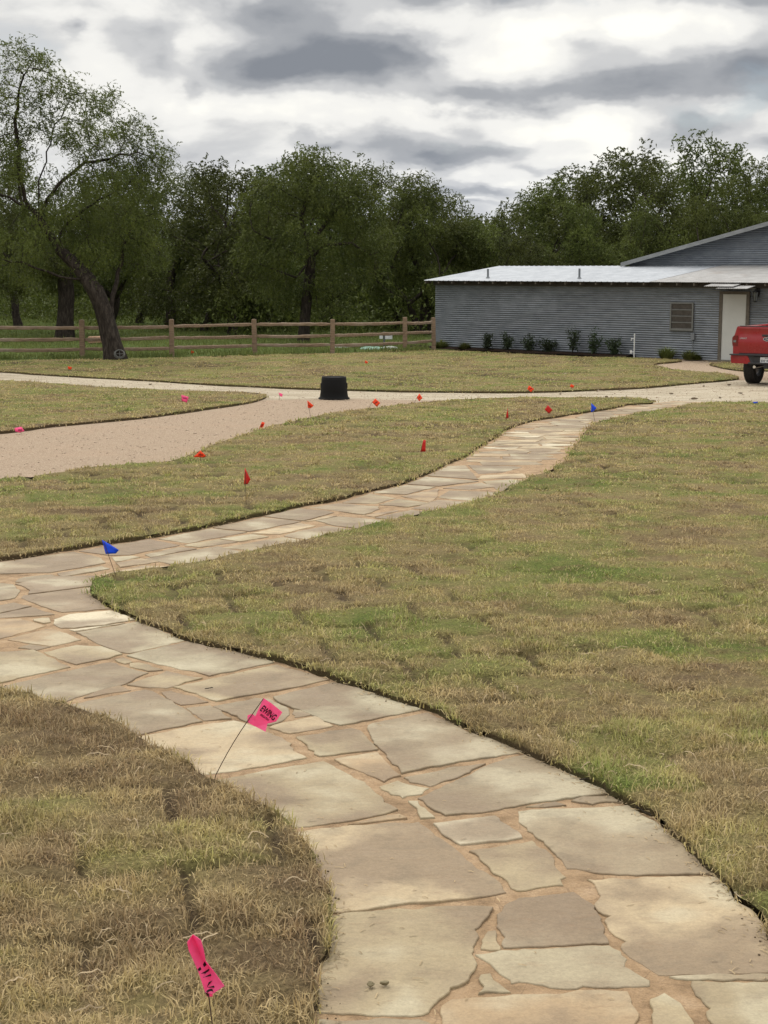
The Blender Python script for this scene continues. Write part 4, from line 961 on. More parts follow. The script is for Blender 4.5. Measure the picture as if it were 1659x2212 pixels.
# standpipe in front of the wall
ps, _ = onwall(1369.5, 770, -.25); pipe = thing('standpipe', 'thin white water standpipe with tap standing against the corrugated wall', 'pipe', BP(ps, -.25, 0)); o0 = Vector((0, 0, 0))
mb = MB(); mb.tube((0, 0, -.05), (0, 0, .72), .019, n=14); mb.tube((0, 0, .70), (0, 0, .76), .025, n=14); mb.build('riser', M_PVC, pipe, True)
mb = MB(); mb.tube((0, 0, .60), -U * .11 + Vector((0, 0, .60)), .014); mb.tube(-U * .11 + Vector((0, 0, .62)), -U * .12 + Vector((0, 0, .53)), .014); mb.build('tap', M_PVC, pipe, True); mb = MB(); mb.tube((0, 0, .17), -U * .10 + Vector((0, 0, .17)), .014); mb.box(-U * .12 + Vector((0, 0, .17)), (.07, .06, .11), bev=.008); mb.build('valve', M_PVC, pipe, True)

# mulch bed along the wall
bed0, bed1 = -.9, onwall(1375, 772)[0]
ss = np.arange(bed0, bed1 + .01, .15); V, Fc = [], []
for i, s in enumerate(ss):
    wdt = .62 + .12 * math.sin(s * 1.7)
    for j, f in enumerate((0, .25, .5, .75, 1)):
        p = BP(s, .05 - f * wdt, 0); V.append((p.x, p.y, G1(p.y) + .005 + .07 * math.sin(math.pi * min(1, f * 1.02)) + .02 * rng.random()))
for i in range(len(ss) - 1):
    for j in range(4): a = i * 5 + j; Fc.append((a, a + 5, a + 6, a + 1))
tag(obj('mulch_bed', pmesh('mulch_bed', V, Fc), M_MULCH), kind='structure')

# ================================================================ leafy plants
def leaf_cloud(C, size, n_per, spread, seed, droop=0.0, elong=3.0):
    """small leaf quads (diamonds) around the points C; returns V, T, val"""
    rr = np.random.default_rng(seed); C = np.asarray(C, float); n = len(C) * n_per
    P0 = np.repeat(C, n_per, 0) + rr.normal(0, 1, (n, 3)) * spread; P0[:, 2] -= np.abs(rr.normal(0, 1, n)) * droop
    a = rr.normal(0, 1, (n, 3)); a[:, 2] -= droop * 4; a /= np.linalg.norm(a, axis=1)[:, None]
    b = np.cross(a, rr.normal(0, 1, (n, 3))); b /= np.linalg.norm(b, axis=1)[:, None] + 1e-9
    L = size * rr.uniform(.6, 1.4, n)[:, None]; w = L / elong
    V = np.stack([P0 - a * L * .5, P0 + b * w * .5, P0 + a * L * .5, P0 - b * w * .5], 1).reshape(-1, 3)
    T = np.arange(n)[:, None] * 4 + np.array([0, 1, 2, 3]); cv = np.repeat(rr.random(len(C)), n_per) * .6 + rr.random(n) * .4
    return V, T, np.repeat(cv, 4)
def shrub(name, s, b, hgt, wid, label, seed, m, group, upright=True, cat='shrub'):
    p = BP(s, b, 0); p.z = G1(p.y) + .04; t = thing(name, label, cat, p, 0, group); rr = random.Random(seed); mb = MB(); C = []
    for k in range(rr.randint(6, 9)):
        a = rr.uniform(0, 6.28); ln = rr.uniform(.1, .5) * wid; top = Vector((math.cos(a) * ln, math.sin(a) * ln, hgt * rr.uniform(.5, 1.0) * (1 if k else 1.0)))
        if k == 0: top = Vector((rr.uniform(-.1, .1), rr.uniform(-.05, .05), hgt))
        prev = Vector((0, 0, -.04)); n = 7
        for i in range(1, n + 1):
            f = i / n; q = Vector((top.x * f ** 1.3, top.y * f ** 1.3, top.z * f)) + Vector((rr.uniform(-.01, .01), rr.uniform(-.01, .01), 0)); mb.tube(prev, q, .007 * (1.1 - f) + .002, .007 * (1 - f) + .002, 5); prev = q
            if f > .2:
                for _ in range(3): C.append(q + Vector((rr.uniform(-.07, .07), rr.uniform(-.07, .07), rr.uniform(-.04, .05))) * (1.2 - .5 * f))
    mb.build('stem', M_BARK, t)
    V, T, v = leaf_cloud(C, .075, 5, .05, seed, 0, 2.2); me = fmesh('foliage', V, T, 4); attr(me, 'val', v); obj('foliage', me, m, t)
names = ['leftmost of seven leafy dark green shrubs along the corrugated wall', 'second from left of the leafy wall shrubs, slim with a loose top', 'third from left of the leafy wall shrubs, broad and bushy', 'fourth and lowest leafy shrub, middle of the seven along the wall', 'fifth from left of the leafy wall shrubs, with a tall thin shoot', 'sixth from left of the leafy wall shrubs, tallest with one long shoot', 'rightmost of the seven leafy wall shrubs, nearest the white standpipe']
for i, (gx, gy, h, wd) in enumerate([(400, 606, .50, .50), (490, 617, .58, .40), (582, 614, .56, .58), (668, 630, .42, .68), (782, 630, .80, .50), (878, 630, .80, .55), (968, 637, .52, .70)]):
    s = onwall(*cG([(gx, gy)])[0], -.3)[0]; shrub('wall_shrub', s, -.33, h, wd, names[i], 100 + i, M_LEAF_HI, 'leafy shrubs planted along the barn wall')
def clump(gx, gy, rad, hh, label, seed, m):
    s = onwall(*cG([(gx, gy)])[0], -.3)[0]; p = BP(s, -.38, 0); p.z = G1(p.y) + .02; rr = np.random.default_rng(seed); n = 420
    ang = rr.uniform(0, 6.28, n); rad_ = rad * np.sqrt(rr.random(n)); L = hh * rr.uniform(.5, 1.15, n) * (1.15 - .75 * (rad_ / rad) ** 2); V, T = [], []
    for i in range(n):
        dx, dy = math.cos(ang[i]), math.sin(ang[i]); b = np.array([dx * rad_[i] * .5, dy * rad_[i] * .5, 0]); lean = .2 + rad_[i] / rad * 1.5
        m1 = b + np.array([dx * lean * L[i] * .4, dy * lean * L[i] * .4, L[i] * .7]); t1 = m1 + np.array([dx * lean * L[i] * .5, dy * lean * L[i] * .5, L[i] * .2]); wv = np.array([-dy, dx, 0]) * .011
        k = len(V); V += [b - wv, b + wv, m1 + wv * .9, m1 - wv * .9, t1]; T += [(k, k + 1, k + 2, k + 3), (k + 3, k + 2, k + 4)]
    me = pmesh('grass_clump', V, T); attr(me, 'val', np.repeat(rr.random(n), 5)); o = obj('grass_clump', me, m); o.location = p
    tag(o, label, 'plant', 'low plant clumps at the foot of the barn wall')
clump(195, 602, .36, .30, 'low green clump at the left corner of the barn beside the fence', 1, M_LEAF_YEL)
clump(300, 612, .30, .24, 'small green clump second from the left barn corner', 2, M_LEAF_YEL)
clump(1208, 645, .34, .36, 'bright yellow-green clump below the louvred window', 3, M_LEAF_YEL)
clump(1312, 658, .34, .30, 'yellow-green clump between the window and the white door', 4, M_LEAF_YEL)
clump(1345, 662, .24, .16, 'low dark clump just left of the white door', 5, M_LEAF)

# ================================================================ split rail fence
posts = [(-275, 777, 689), (-18, 775.5, 690), (178.5, 774.7, 690.7), (371.5, 771, 689.7), (550.5, 766, 689.7), (718, 764.5, 689.7), (875, 758.5, 685.4), (937, 755.6, 686)]
fp = [P(x, y) for x, y, _ in posts]; fence = thing('split_rail_fence', 'weathered brown three-rail cedar fence with square posts behind the far lawn', 'fence', (fp[2].x, fp[2].y, fp[2].z)); FO = fence.location.copy()
rr = random.Random(12)
for (x, y, yt), p in zip(posts, fp):
    h = (y - yt) / (y - 580) * (CAMZ - p.z) ; mb = MB(); a = rr.uniform(-.1, .1); mb.box(Vector((0, 0, (h - .1) / 2)), (.15, .15, h + .1), a, bev=.012)
    mb.box(Vector((0, 0, h + .004)), (.10, .10, .016), a, bev=.006)
    o = mb.build('post', M_CEDAR, fence); o.location = p - FO; o.rotation_euler = (rr.uniform(-.015, .015), rr.uniform(-.02, .02), 0)
def rail(a, b, seed):
    rr = random.Random(seed); n = 14; V, Fc = [], []; d = (b - a); s = Vector((d.y, -d.x, 0)).normalized(); sag = rr.uniform(-.03, .01)
    for i in range(n + 1):
        f = i / n; c = a + d * f + Vector((0, 0, sag * math.sin(math.pi * f) + rr.uniform(-.006, .006))); ed = .6 if i in (0, n) else 1; hw, hh = (.038 + rr.uniform(-.006, .006)) * ed, (.055 + rr.uniform(-.008, .008)) * ed
        for (u, v) in ((-1, -.7), (-.3, -1), (.9, -.8), (1, .5), (.2, 1), (-.9, .8)): V.append(c + s * hw * u + Vector((0, 0, hh * v)))
    for i in range(n):
        for j in range(6): Fc.append((i * 6 + j, i * 6 + (j + 1) % 6, i * 6 + 6 + (j + 1) % 6, i * 6 + 6 + j))
    Fc += [tuple(range(6)), tuple(range(n * 6 + 5, n * 6 - 1, -1))]
    return pmesh('rail', V, Fc)
railh = [(.30, .58, .97)] * 8
sd_ = 0
for i in range(len(fp) - 1):
    for h in (.30, .62, .98):
        sd_ += 1; j1, j2 = rr.uniform(-.025, .025), rr.uniform(-.025, .025); a = fp[i] - FO; b = fp[i + 1] - FO; d = (b - a).normalized()
        obj('rail', rail(a + d * .02 + Vector((0, 0, h + j1)), b - d * .02 + Vector((0, 0, h + j2)), sd_), M_CEDAR, fence)
# utility pedestal behind the fence
pp = P(830, 753.5); ped = thing('utility_pedestal', 'grey utility post carrying two small white meter boxes behind the fence', 'utility box', (pp.x, pp.y + .5, G1(pp.y + .5)))
mb = MB(); mb.box((0, 0, .28), (.07, .07, .62), bev=.008); mb.box((0, .0, .10), (.12, .10, .2), bev=.01); mb.build('post', simple('grey_steel', (.10, .11, .115), .5, .4), ped)
M_BOX = simple('meter_box', (.55, .56, .57), .45, .2, var=.1)
mb = MB(); mb.box((-.11, -.02, .44), (.12, .12, .22), bev=.012); mb.build('meter_box', M_BOX, ped)
mb = MB(); mb.box((.16, -.02, .42), (.26, .13, .20), bev=.012); mb.box((.16, -.09, .53), (.28, .02, .02)); mb.build('meter_box', M_BOX, ped)
# septic lids
M_LID = simple('lid_plastic', (.22, .36, .28), .5, var=.15); M_LIDW = simple('lid_pale', (.50, .52, .47), .5, var=.12)
for x, y, m, lab in ((739, 754, M_LIDW, 'pale round lid in the grass, leftmost of four behind the fence'), (796, 757.5, M_LID, 'domed green round lid left of the utility post'), (812, 758, M_LID, 'flatter green lid touching the post side of the domed one'), (842, 757, M_LIDW, 'pale round lid just right of the utility post')):
    p = P(x, y); p = Vector((p.x, p.y + .55, G1(p.y + .55))); mb = MB(); mb.lathe([(.31, -.02), (.31, .05), (.27, .075), (.26, .09), (.12, .115), (.001, .12)], 28); mb.box((0, 0, .118), (.2, .03, .02), .4, bev=.005)
    o = mb.build('tank_lid', m, None, True); o.location = p; tag(o, lab, 'lid', 'round tank lids behind the fence')
# sandstone block behind the fence
p = P(203, 746); mb = MB(); mb.box((0, 0, .10), (.66, .42, .25), .1, bev=.04)
for v in mb.bm.verts: v.co += Vector((rng.uniform(-.012, .012), rng.uniform(-.012, .012), rng.uniform(-.012, .012)))
o = mb.build('sandstone_block', simple('sandstone', (.33, .20, .13), .9, var=.25, scale=5, bmp=.4)); o.location = (p.x, p.y + .7, G1(p.y + .7) + .08); tag(o, 'reddish tan sandstone block lying in the grass behind the fence beside the leaning tree', 'rock')
# cable coil at the foot of the leaning tree
tp = P(247, 778); cc = P(263, 778); coil = []
mb = MB(); rot = Matrix.Rotation(R(-62), 4, 'X')
for k in range(4):
    r0 = .165 - k * .010; n = 40; c0 = Vector((rng.uniform(-.01, .01), rng.uniform(-.008, .008), .012 * k)); prev = None
    for i in range(n + 1):
        a = 2 * math.pi * i / n; q = c0 + Vector((r0 * math.cos(a), r0 * .85 * math.sin(a), .008 * math.sin(3 * a + k)))
        if prev is not None: mb.tube(prev, q, .011, n=6)
        prev = q
mb.tube((-.16, 0, .02), (.16, 0, .02), .009, n=6); mb.tube((0, -.13, .02), (0, .13, .02), .009, n=6)
o = mb.build('cable_coil', simple('grey_hose', (.10, .10, .09), .6, var=.2)); o.location = (cc.x, tp.y - .34, G1(tp.y) + .21); o.rotation_euler = (R(68), 0, R(12)); tag(o, 'small coil of pale grey hose leaning on the foot of the leaning tree', 'hose')

# ================================================================ upturned nursery pot on the drive
p = P(720.5, 863.5); s_ = (CAMZ - p.z) / (863.5 - 580); pot = thing('nursery_pot', 'large black plastic nursery pot standing upside down on the gravel drive', 'plant pot', (p.x, p.y + .3, G1(p.y + .3) + .0), .3)
rb, rt, hh = 34 * s_ * .99, 27.2 * s_ * .99, 48 * s_ * 1.02
mb = MB(); mb.lathe([(rb * .92, .01), (rb, 0.0), (rb, .012), (rb * .975, .022), (rb * .95, .03), (rb * .945, .045), (rb * .925, .05), (rb * .88, hh * .33), (rb * .885, hh * .34), (rt * 1.02, hh * .85), (rt * 1.035, hh * .86), (rt * 1.0, hh * .97), (rt * .975, hh), (rt * .88, hh * 1.0), (rt * .86, hh * .975), (.001, hh * .975)], 48)
mb.build('body', M_POT, pot, True)
mb = MB(); mb.lathe([(rb * 1.0, .0), (rb * 1.03, .004), (rb * 1.03, .022), (rb * .985, .028)], 48); mb.build('rim', M_POT, pot, True)
for a in (-.35, math.pi - .35):
    mb = MB(); mb.box((rt * 1.03 * math.cos(a), rt * 1.03 * math.sin(a), hh * .60), (.03, .13, .10), a, bev=.01); mb.build('handle', M_POT, pot)

# ================================================================ marking flags
def text_mesh(s, size, name='print'):
    cu = bpy.data.curves.new(name, 'FONT'); cu.body = s; cu.size = size; cu.align_x = 'CENTER'; cu.align_y = 'CENTER'; cu.extrude = .0004; cu.offset = size * .03
    o = bpy.data.objects.new('tmp_text', cu); link(o); dg = bpy.context.evaluated_depsgraph_get(); me = bpy.data.meshes.new_from_object(o.evaluated_get(dg)); bpy.data.objects.remove(o); return me
TXT = {}
def flag(base, poly, matl, label, ply=None, wire_to=None, text=None, curl=.012, facets=None, name='marking_flag', cat='marking flag', group='survey marking flags on wires', basept=None, bend=.0):
    b = basept if basept is not None else P(*base, .0); t = thing(name, label, cat, b, 0, group); Y = b.y
    pts = [AT(x, y, Y) - b for x, y in poly]
    top = wire_to if wire_to else poly[0]; tw = AT(*top, Y) - b; wr = .0014 + .00006 * Y
    mb = MB(); n = 8; prev = Vector((0, 0, -.05))
    for i in range(1, n + 1):
        f = i / n; q = Vector((tw.x * (f ** 1 + bend * math.sin(math.pi * f)), 0, tw.z * f)); mb.tube(prev, q, wr, n=6); prev = q
    mb.build('wire', M_WIRE, t)
    if facets:
        FV, FF = facets; me = pmesh('flag_film', [AT(x, y, Y) - b + Vector((0, d, 0)) for (x, y), d in FV], FF); bm = bmesh.new(); bm.from_mesh(me); bmesh.ops.triangulate(bm, faces=bm.faces[:]); bmesh.ops.subdivide_edges(bm, edges=bm.edges[:], cuts=1)
        for v in bm.verts: v.co.y += .0012 * math.sin(v.co.x * 170 + v.co.z * 90)
        bm.to_mesh(me); bm.free(); fo = obj('flag_film', me, matl, t)
    # flag film: outline filled with quads, bowed in depth
    c = sum(pts, Vector()) / len(pts); bm = bmesh.new(); vs = [bm.verts.new(p) for p in pts]; bm.faces.new(vs) if not facets else None
    if not facets: bmesh.ops.subdivide_edges(bm, edges=bm.edges[:], cuts=3, use_grid_fill=True); bmesh.ops.triangulate(bm, faces=bm.faces[:])
    wid = max((p - pts[0]).length for p in pts)
    w_dir = (tw).normalized() if tw.length > 0 else Vector((0, 0, 1))
    for v in bm.verts:
        off = v.co - tw; side = (off - w_dir * off.dot(w_dir)).length; f = side / wid
        v.co.y += -.0 + curl * math.sin(f * 4.2 + 1.0) - curl * math.sin(1.0) + .35 * side * (1 if len(label) % 2 else -1) * .5
    if not facets: me = bpy.data.meshes.new('flag_film'); bm.to_mesh(me); bm.free(); fo = obj('flag_film', me, matl, t, True)
    md = fo.modifiers.new('thickness', 'SOLIDIFY'); md.thickness = .0008; md.offset = 0
    if text: 
        (tx, ty), ang, size, words = text
        cpos = AT(tx, ty, Y) - b
        for k, (wd_, sz, dy) in enumerate(words):
            tm = text_mesh(wd_, sz); tm.transform(Matrix.Diagonal((.56, 1, 1, 1))); up_ = Vector((-math.sin(ang), 0, math.cos(ang)))
            M = Matrix.Translation(cpos + up_ * dy + Vector((0, -.004, 0))) @ Matrix.Rotation(-ang, 4, 'Y') @ Matrix.Rotation(R(90), 4, 'X')
            tm.transform(M)
            from mathutils.bvhtree import BVHTree
            dg = bpy.context.evaluated_depsgraph_get(); bvh = BVHTree.FromPolygons([v.co for v in me.vertices], [p.vertices[:] for p in me.polygons])
            keep = tm.copy()
            for v in tm.vertices:
                h = bvh.ray_cast(Vector((v.co.x, -1, v.co.z)), Vector((0, 1, 0)))
                if h[0] is not None: v.co.y = h[0].y - .0012
                else: v.co.y = (h0 if False else cpos.y) - .002
            bm = bmesh.new(); bm.from_mesh(tm); bad = [v for v in bm.verts if bvh.ray_cast(Vector((v.co.x, -1, v.co.z)), Vector((0, 1, 0)))[0] is None]; bmesh.ops.delete(bm, geom=bad, context='VERTS'); bm.to_mesh(tm); bm.free()
            obj('print', tm, M_INK, fo)
    return t
EW = lambda s: [('EWING', s, 0)]
q1 = lambda x, y: ((650 + x * .21097) * K, (2200 + y * .21097) * K)      # near pink flag detail
q2 = lambda x, y: ((550 + x * .15069) * K, (3000 + y * .15069) * K)
cap = crop(1000, 1180, .3014)
flag(q1(165, 1700), [q1(1000, 340), q1(1100, 410), q1(1275, 565), q1(1180, 700), q1(1020, 850), q1(880, 790), q1(735, 715), q1(735, 620), q1(800, 585)], M_PINK, 'bright pink flag with large black lettering on a leaning wire over the near flagstones', wire_to=q1(985, 350),
     text=(q1(1045, 590), R(-40), .03, [('EWING', .036, .006), ('IRRIGATION', .0125, -.017)]), bend=-.06, facets=([(q1(985, 342), 0), (q1(1100, 410), -.006), (q1(1275, 565), .004), (q1(1180, 700), -.004), (q1(1045, 745), .006), (q1(1020, 850), -.010), (q1(870, 785), -.002), (q1(735, 715), .006), (q1(735, 622), .012), (q1(810, 590), .004), (q1(860, 615), -.004), (q1(760, 730), 0)], [(0, 1, 4, 10), (1, 2, 3, 4), (10, 4, 5, 6, 11), (9, 10, 11, 7, 8)]))
flag((0, 0), [q2(500, 335), q2(700, 350), q2(770, 600), q2(785, 860), q2(1000, 1040), q2(1235, 1230), q2(950, 1520), q2(950, 1620), q2(830, 1640), q2(780, 1520), q2(640, 1080), q2(420, 600), q2(390, 440), q2(440, 370)], M_PINK, 'crumpled hot pink flag standing in the brown turf, nearest flag in view', wire_to=q2(845, 1500),
     text=(q2(770, 1290), R(-64), .03, [('EWING', .040, 0)]), basept=P(480, 2380), facets=([(q2(395, 440), 0), (q2(500, 335), .014), (q2(710, 350), -.012), (q2(770, 600), -.012), (q2(785, 860), .004), (q2(1235, 1230), -.035), (q2(950, 1520), -.012), (q2(950, 1620), 0), (q2(830, 1640), .004), (q2(780, 1520), 0), (q2(630, 1080), 0), (q2(425, 620), 0), (q2(480, 400), .026), (q2(600, 650), .026), (q2(690, 850), .020), (q2(860, 1100), .022), (q2(910, 1350), .006)], [(0, 1, 12), (0, 12, 13, 11), (1, 2, 3, 13, 12), (3, 4, 14, 13), (11, 13, 14, 10), (4, 15, 14), (4, 5, 15), (14, 15, 10), (15, 5, 6, 16), (15, 16, 9, 10), (16, 6, 7, 8, 9)]))
flag((253, 1252), [(220, 1166), (257, 1188), (250, 1196), (228, 1197)], M_BLUE, 'blue flag on a wire at the inner bend of the path', wire_to=(224, 1170))
flag((532, 1095), [(529, 1010), (541, 1036), (535, 1046), (527, 1046)], M_RED, 'dark red pennant-like folded flag in the middle lawn, nearest of the red ones', wire_to=(530, 1020))
flag((433, 998), [(418, 987), (433, 973), (446, 985), (440, 988)], M_ORANGE, 'wide orange-red flag folded like a tent at the gravel edge', wire_to=(433, 978), text=((434, 983), 0, .02, EW(.03)))
flag((559, 930), [(566, 911), (572, 913), (567, 928), (559, 926)], M_ORANGE, 'narrow tilted orange flag with black print beside the pink gravel', wire_to=(564, 916), text=((566, 920), R(70), .02, EW(.035)))
flag((671, 905), [(664, 865), (678, 876), (671, 882), (665, 881)], M_ORANGE, 'orange flag at the lawn edge below the black pot', wire_to=(666, 868), text=((669, 877), R(-30), .02, EW(.03)))
flag((793, 888), [cap([(735, 388)])[0], cap([(790, 435)])[0], cap([(752, 477)])[0], cap([(700, 430)])[0]], M_ORANGE, 'square orange flag on a tilted wire right of the black pot', wire_to=cap([(705, 420)])[0], text=(cap([(745, 433)])[0], R(40), .02, EW(.035)))
flag(cap([(1148, 452)])[0], [cap([(1212, 335)])[0], cap([(1245, 382)])[0], cap([(1210, 417)])[0], cap([(1180, 382)])[0]], M_ORANGE, 'square orange flag before the white road, second to the right of the black pot', wire_to=cap([(1195, 360)])[0], text=(cap([(1213, 378)])[0], R(50), .02, EW(.03)))
flag((908, 992), [cap([(1255, 835)])[0], cap([(1280, 837)])[0], cap([(1278, 962)])[0], cap([(1222, 964)])[0]], M_RED, 'tall narrow red flag in the middle lawn left of the path', wire_to=cap([(1238, 900)])[0])
flag((1093, 912), cG([(487, 868), (492, 912), (478, 918)]), M_RED, 'thin red triangular flag left of the blue one at the far path', wire_to=cG([(482, 905)])[0])
flag((1187, 903), cG([(668, 855), (690, 877), (673, 895), (654, 876)]), M_RED, 'red diamond-shaped flag between thin red flag and blue flag', wire_to=cG([(672, 888)])[0])
flag((1286, 914), cG([(864, 846), (887, 868), (870, 887), (862, 886)]), M_BLUE, 'bright blue triangular flag standing at the edge of the far path', wire_to=cG([(866, 860)])[0])
flag((1140, 850), cG([(583, 767), (606, 782), (592, 797), (576, 783)]), M_ORANGE, 'orange flag at the far lawn edge beyond the white road', wire_to=cG([(585, 775)])[0], text=(cG([(591, 782)])[0], R(20), .02, EW(.04)))
flag((1233, 843), cG([(772, 761), (787, 768), (782, 779), (767, 773)]), M_ORANGE, 'small orange flag right of the other one at the far lawn edge', wire_to=cG([(776, 770)])[0])
flag((148, 803), cF([(292, 388), (312, 392), (307, 403), (295, 401)]), M_ORANGE, 'small orange flag on the far lawn before the leaning tree', wire_to=cF([(298, 396)])[0])
flag((415, 768), cF([(827, 320), (840, 326), (832, 334), (826, 330)]), M_ORANGE, 'tiny orange flag by the fence foot right of the leaning tree', wire_to=cF([(830, 326)])[0])
flag((791, 789), cF([(1578, 362), (1590, 370), (1586, 377), (1577, 374)]), M_ORANGE, 'tiny orange flag on the far lawn above the black pot', wire_to=cF([(1583, 369)])[0])
flag((394, 877), cF([(783, 511), (817, 520), (808, 545), (785, 538)]), M_PINK, 'square pink flag with black print on the small left lawn', wire_to=cF([(786, 520)])[0], text=(cF([(800, 526)])[0], 0, .02, EW(.036)))
flag((46, 937), cF([(62, 655), (92, 649), (106, 668), (84, 675), (66, 670)]), M_PINK, 'drooping pink flag at the left picture edge where lawn meets gravel', wire_to=cF([(90, 665)])[0], text=(cF([(86, 664)])[0], 0, .02, EW(.03)))
flag((603, 864), cF([(1203, 502), (1221, 507), (1220, 520), (1210, 518)]), M_PINK, 'small pink flag beside the tip of the left lawn near the road', wire_to=cF([(1207, 510)])[0])
flag((1633, 876), cD([(1575, 97), (1603, 95), (1600, 108), (1584, 106)]), M_BLUE, 'low blue flag at the far edge of the right lawn before the truck', wire_to=cD([(1590, 104)])[0])

# dark clods on the white road
rr = random.Random(21)
clods = [(1083, 848, .05), (1340, 843, .06), (1450, 851, .07), (1396, 840, .05), (1290, 846, .04), (1240, 860, .05), (1412, 868, .07), (1575, 832, .07), (1520, 835, .05), (1600, 850, .06), (1500, 862, .08), (1555, 860, .06), (1210, 852, .04), (1310, 858, .05), (325, 831, .05), (546, 835, .05)]
where = ['left of the others, just past the lawn tip', 'in mid road', 'broad, mid road before the truck', 'by the far lawn edge', 'tiny, by the road centre', 'at the near road edge', 'at the end of the flagstone path', 'just left of the truck tyre shadow', 'beside the far lawn tip', 'below the truck bumper', 'large, near the right lawn', 'right of the large one near the right lawn', 'small, before the far orange flags', 'before the blue flag', 'on the left stretch of road', 'left of the black pot']
for (x, y, s), wh in zip(clods, where):
    p = P(x, y); mb = MB(); mb.ico((0, 0, .012), (s * .8, s * .5, s * .28), 2, rr.randint(0, 99), .2); o = mb.build('dirt_clod', M_SOIL, None, True); o.location = (p.x, p.y, G1(p.y)); o.rotation_euler.z = rr.uniform(0, 6); tag(o, 'dark dirt clod on the white road, ' + wh, 'dirt clod', 'dirt clods on the white road')
for (x, y), lab in (((801, 2141), 'small brown pebble on the near slab, left of a pair'), ((830, 2138), 'small brown pebble on the near slab, right of a pair')):
    p = P(x, y); mb = MB(); mb.ico((0, 0, .004), (.011, .008, .007), 2, 5 + x, .2); o = mb.build('pebble', simple('pebble_brown', (.16, .13, .07), .8), None, True); o.location = (p.x, p.y, G1(p.y) + .016); tag(o, lab, 'pebble')
def twig(a, b, lab, r=.0022):
    a, b = P(*a), P(*b); mb = MB(); prev = a + Vector((0, 0, .020)); n = 6
    for i in range(1, n + 1):
        q = a.lerp(b, i / n) + Vector((rng.uniform(-.004, .004), rng.uniform(-.006, .006), .022)); mb.tube(prev, q, r, n=5); prev = q
    tag(mb.build('twig', M_BARK), lab, 'twig')
twig(cB([(845, 470)])[0], cB([(905, 470)])[0], 'short dark twig at the right edge of the path', .003)
twig(cC([(886, 737)])[0], cC([(921, 734)])[0], 'tiny twig on a greenish slab beyond the pink flag')
twig(cB([(1090, 590)])[0], cB([(1150, 628)])[0], 'pale straw twig on the slab edge at the right of the path', .002)
# ================================================================ red pickup truck, rear corner in view
def paint(name, col):
    m, t = mat(name); pos = t.new('ShaderNodeTexCoord').outputs['Object']; n = t.noise(pos, 3, 5, .6)
    t.put(t.b.inputs['Base Color'], t.mix(t.m('MULTIPLY', t.smooth(t.m('ADD', n, t.m('MULTIPLY', t.new('ShaderNodeSeparateXYZ').outputs[0], 0)), .5, .75), .25), col, (.25, .12, .08)))
    t.put(t.b.inputs['Roughness'], t.ramp(n, [(.3, .22), (.7, .38)])); t.b.inputs['Coat Weight'].default_value = .25; t.b.inputs['Coat Roughness'].default_value = .08; return m
M_RP = paint('red_paint', (.24, .004, .007)); M_TL = simple('tail_lens', (.12, .004, .006), .15, var=.1, coat=.5)
M_CHR = simple('chrome', (.65, .65, .66), .18, 1.0, var=.05); M_TYRE = simple('tyre_rubber', (.022, .019, .017), .85, var=.25, scale=20)
M_RIM = simple('rim_metal', (.3, .3, .31), .35, .8); M_GLS = simple('dark_glass', (.012, .014, .016), .05, var=.1); M_TRIMB = simple('black_trim', (.02, .02, .022), .6, var=.2)
M_PLATE = simple('plate_white', (.55, .56, .56), .5, var=.05); M_PINKT = simple('plate_ink', (.03, .035, .06), .5); M_EMB = simple('emblem_blue', (.03, .045, .085), .25); M_BADGE = simple('badge_silver', (.42, .38, .38), .3, .6)
O = Vector((8.95, 35.75, 0)); O.z = G1(36.9) + 0.0
truck = thing('pickup_truck', 'red pickup truck parked on the white road before the barn, rear left corner in view', 'pickup truck', O, R(-33))
side = [(-.744, 1.39), (-.765, 1.375), (-.79, 1.30), (-.822, 1.185), (-.856, 1.145), (-.866, 1.11), (-.864, 1.0), (-.853, .90), (-.85, .80), (-.846, .72), (-.835, .62)]
def loft(secs, closed=False):
    bm = bmesh.new(); rings = [[bm.verts.new(p) for p in s] for s in secs]; n = len(secs[0])
    for a, b in zip(rings, rings[1:]):
        for k in range(n if closed else n - 1): bm.faces.new((a[k], a[(k + 1) % n], b[(k + 1) % n], b[k]))
    if closed: bm.faces.new(rings[0]); bm.faces.new(rings[-1][::-1])
    return bm
def finish(bm, name, m, par, smooth=False, bev=0):
    if bev: bmesh.ops.bevel(bm, geom=[e for e in bm.edges if e.calc_face_angle(0) > .6], offset=bev, segments=2, affect='EDGES')
    bmesh.ops.recalc_face_normals(bm, faces=bm.faces[:]); me = bpy.data.meshes.new(name); bm.to_mesh(me); bm.free(); o = obj(name, me, m, par)
    if smooth:
        me.shade_smooth()
        try: me.set_sharp_from_angle(angle=R(30))
        except Exception: pass
    return o
AX_R, AX_F, RW = 1.08, 4.05, .39
def archz(y):                      # lower body edge with round wheel openings
    z = .56
    for a in (AX_R, AX_F):
        d = abs(y - a)
        if d < .47: z = max(z, .38 + math.sqrt(.47 ** 2 - d * d))
    return z
for sg, nm in ((1, 'bed_side'), (-1, 'bed_side')):
    secs = []
    for y in np.arange(0, 2.18, .033):
        az_ = archz(y); ring = [(sg * x, y, max(z, az_ - 0) if z < az_ else z) for x, z in side] + [(sg * -.79, y, max(.62, az_)), (sg * -.70, y, max(.75, az_)), (sg * -.70, y, 1.36), (sg * -.72, y, 1.392)]
        secs.append(ring)
    finish(loft(secs, True), nm, M_RP, truck, True)
mb = MB(); mb.box((0, 1.08, .74), (1.41, 2.14, .05)); mb.box((0, 2.15, 1.06), (1.41, .04, .62)); mb.build('bed_floor', M_TRIMB, truck)
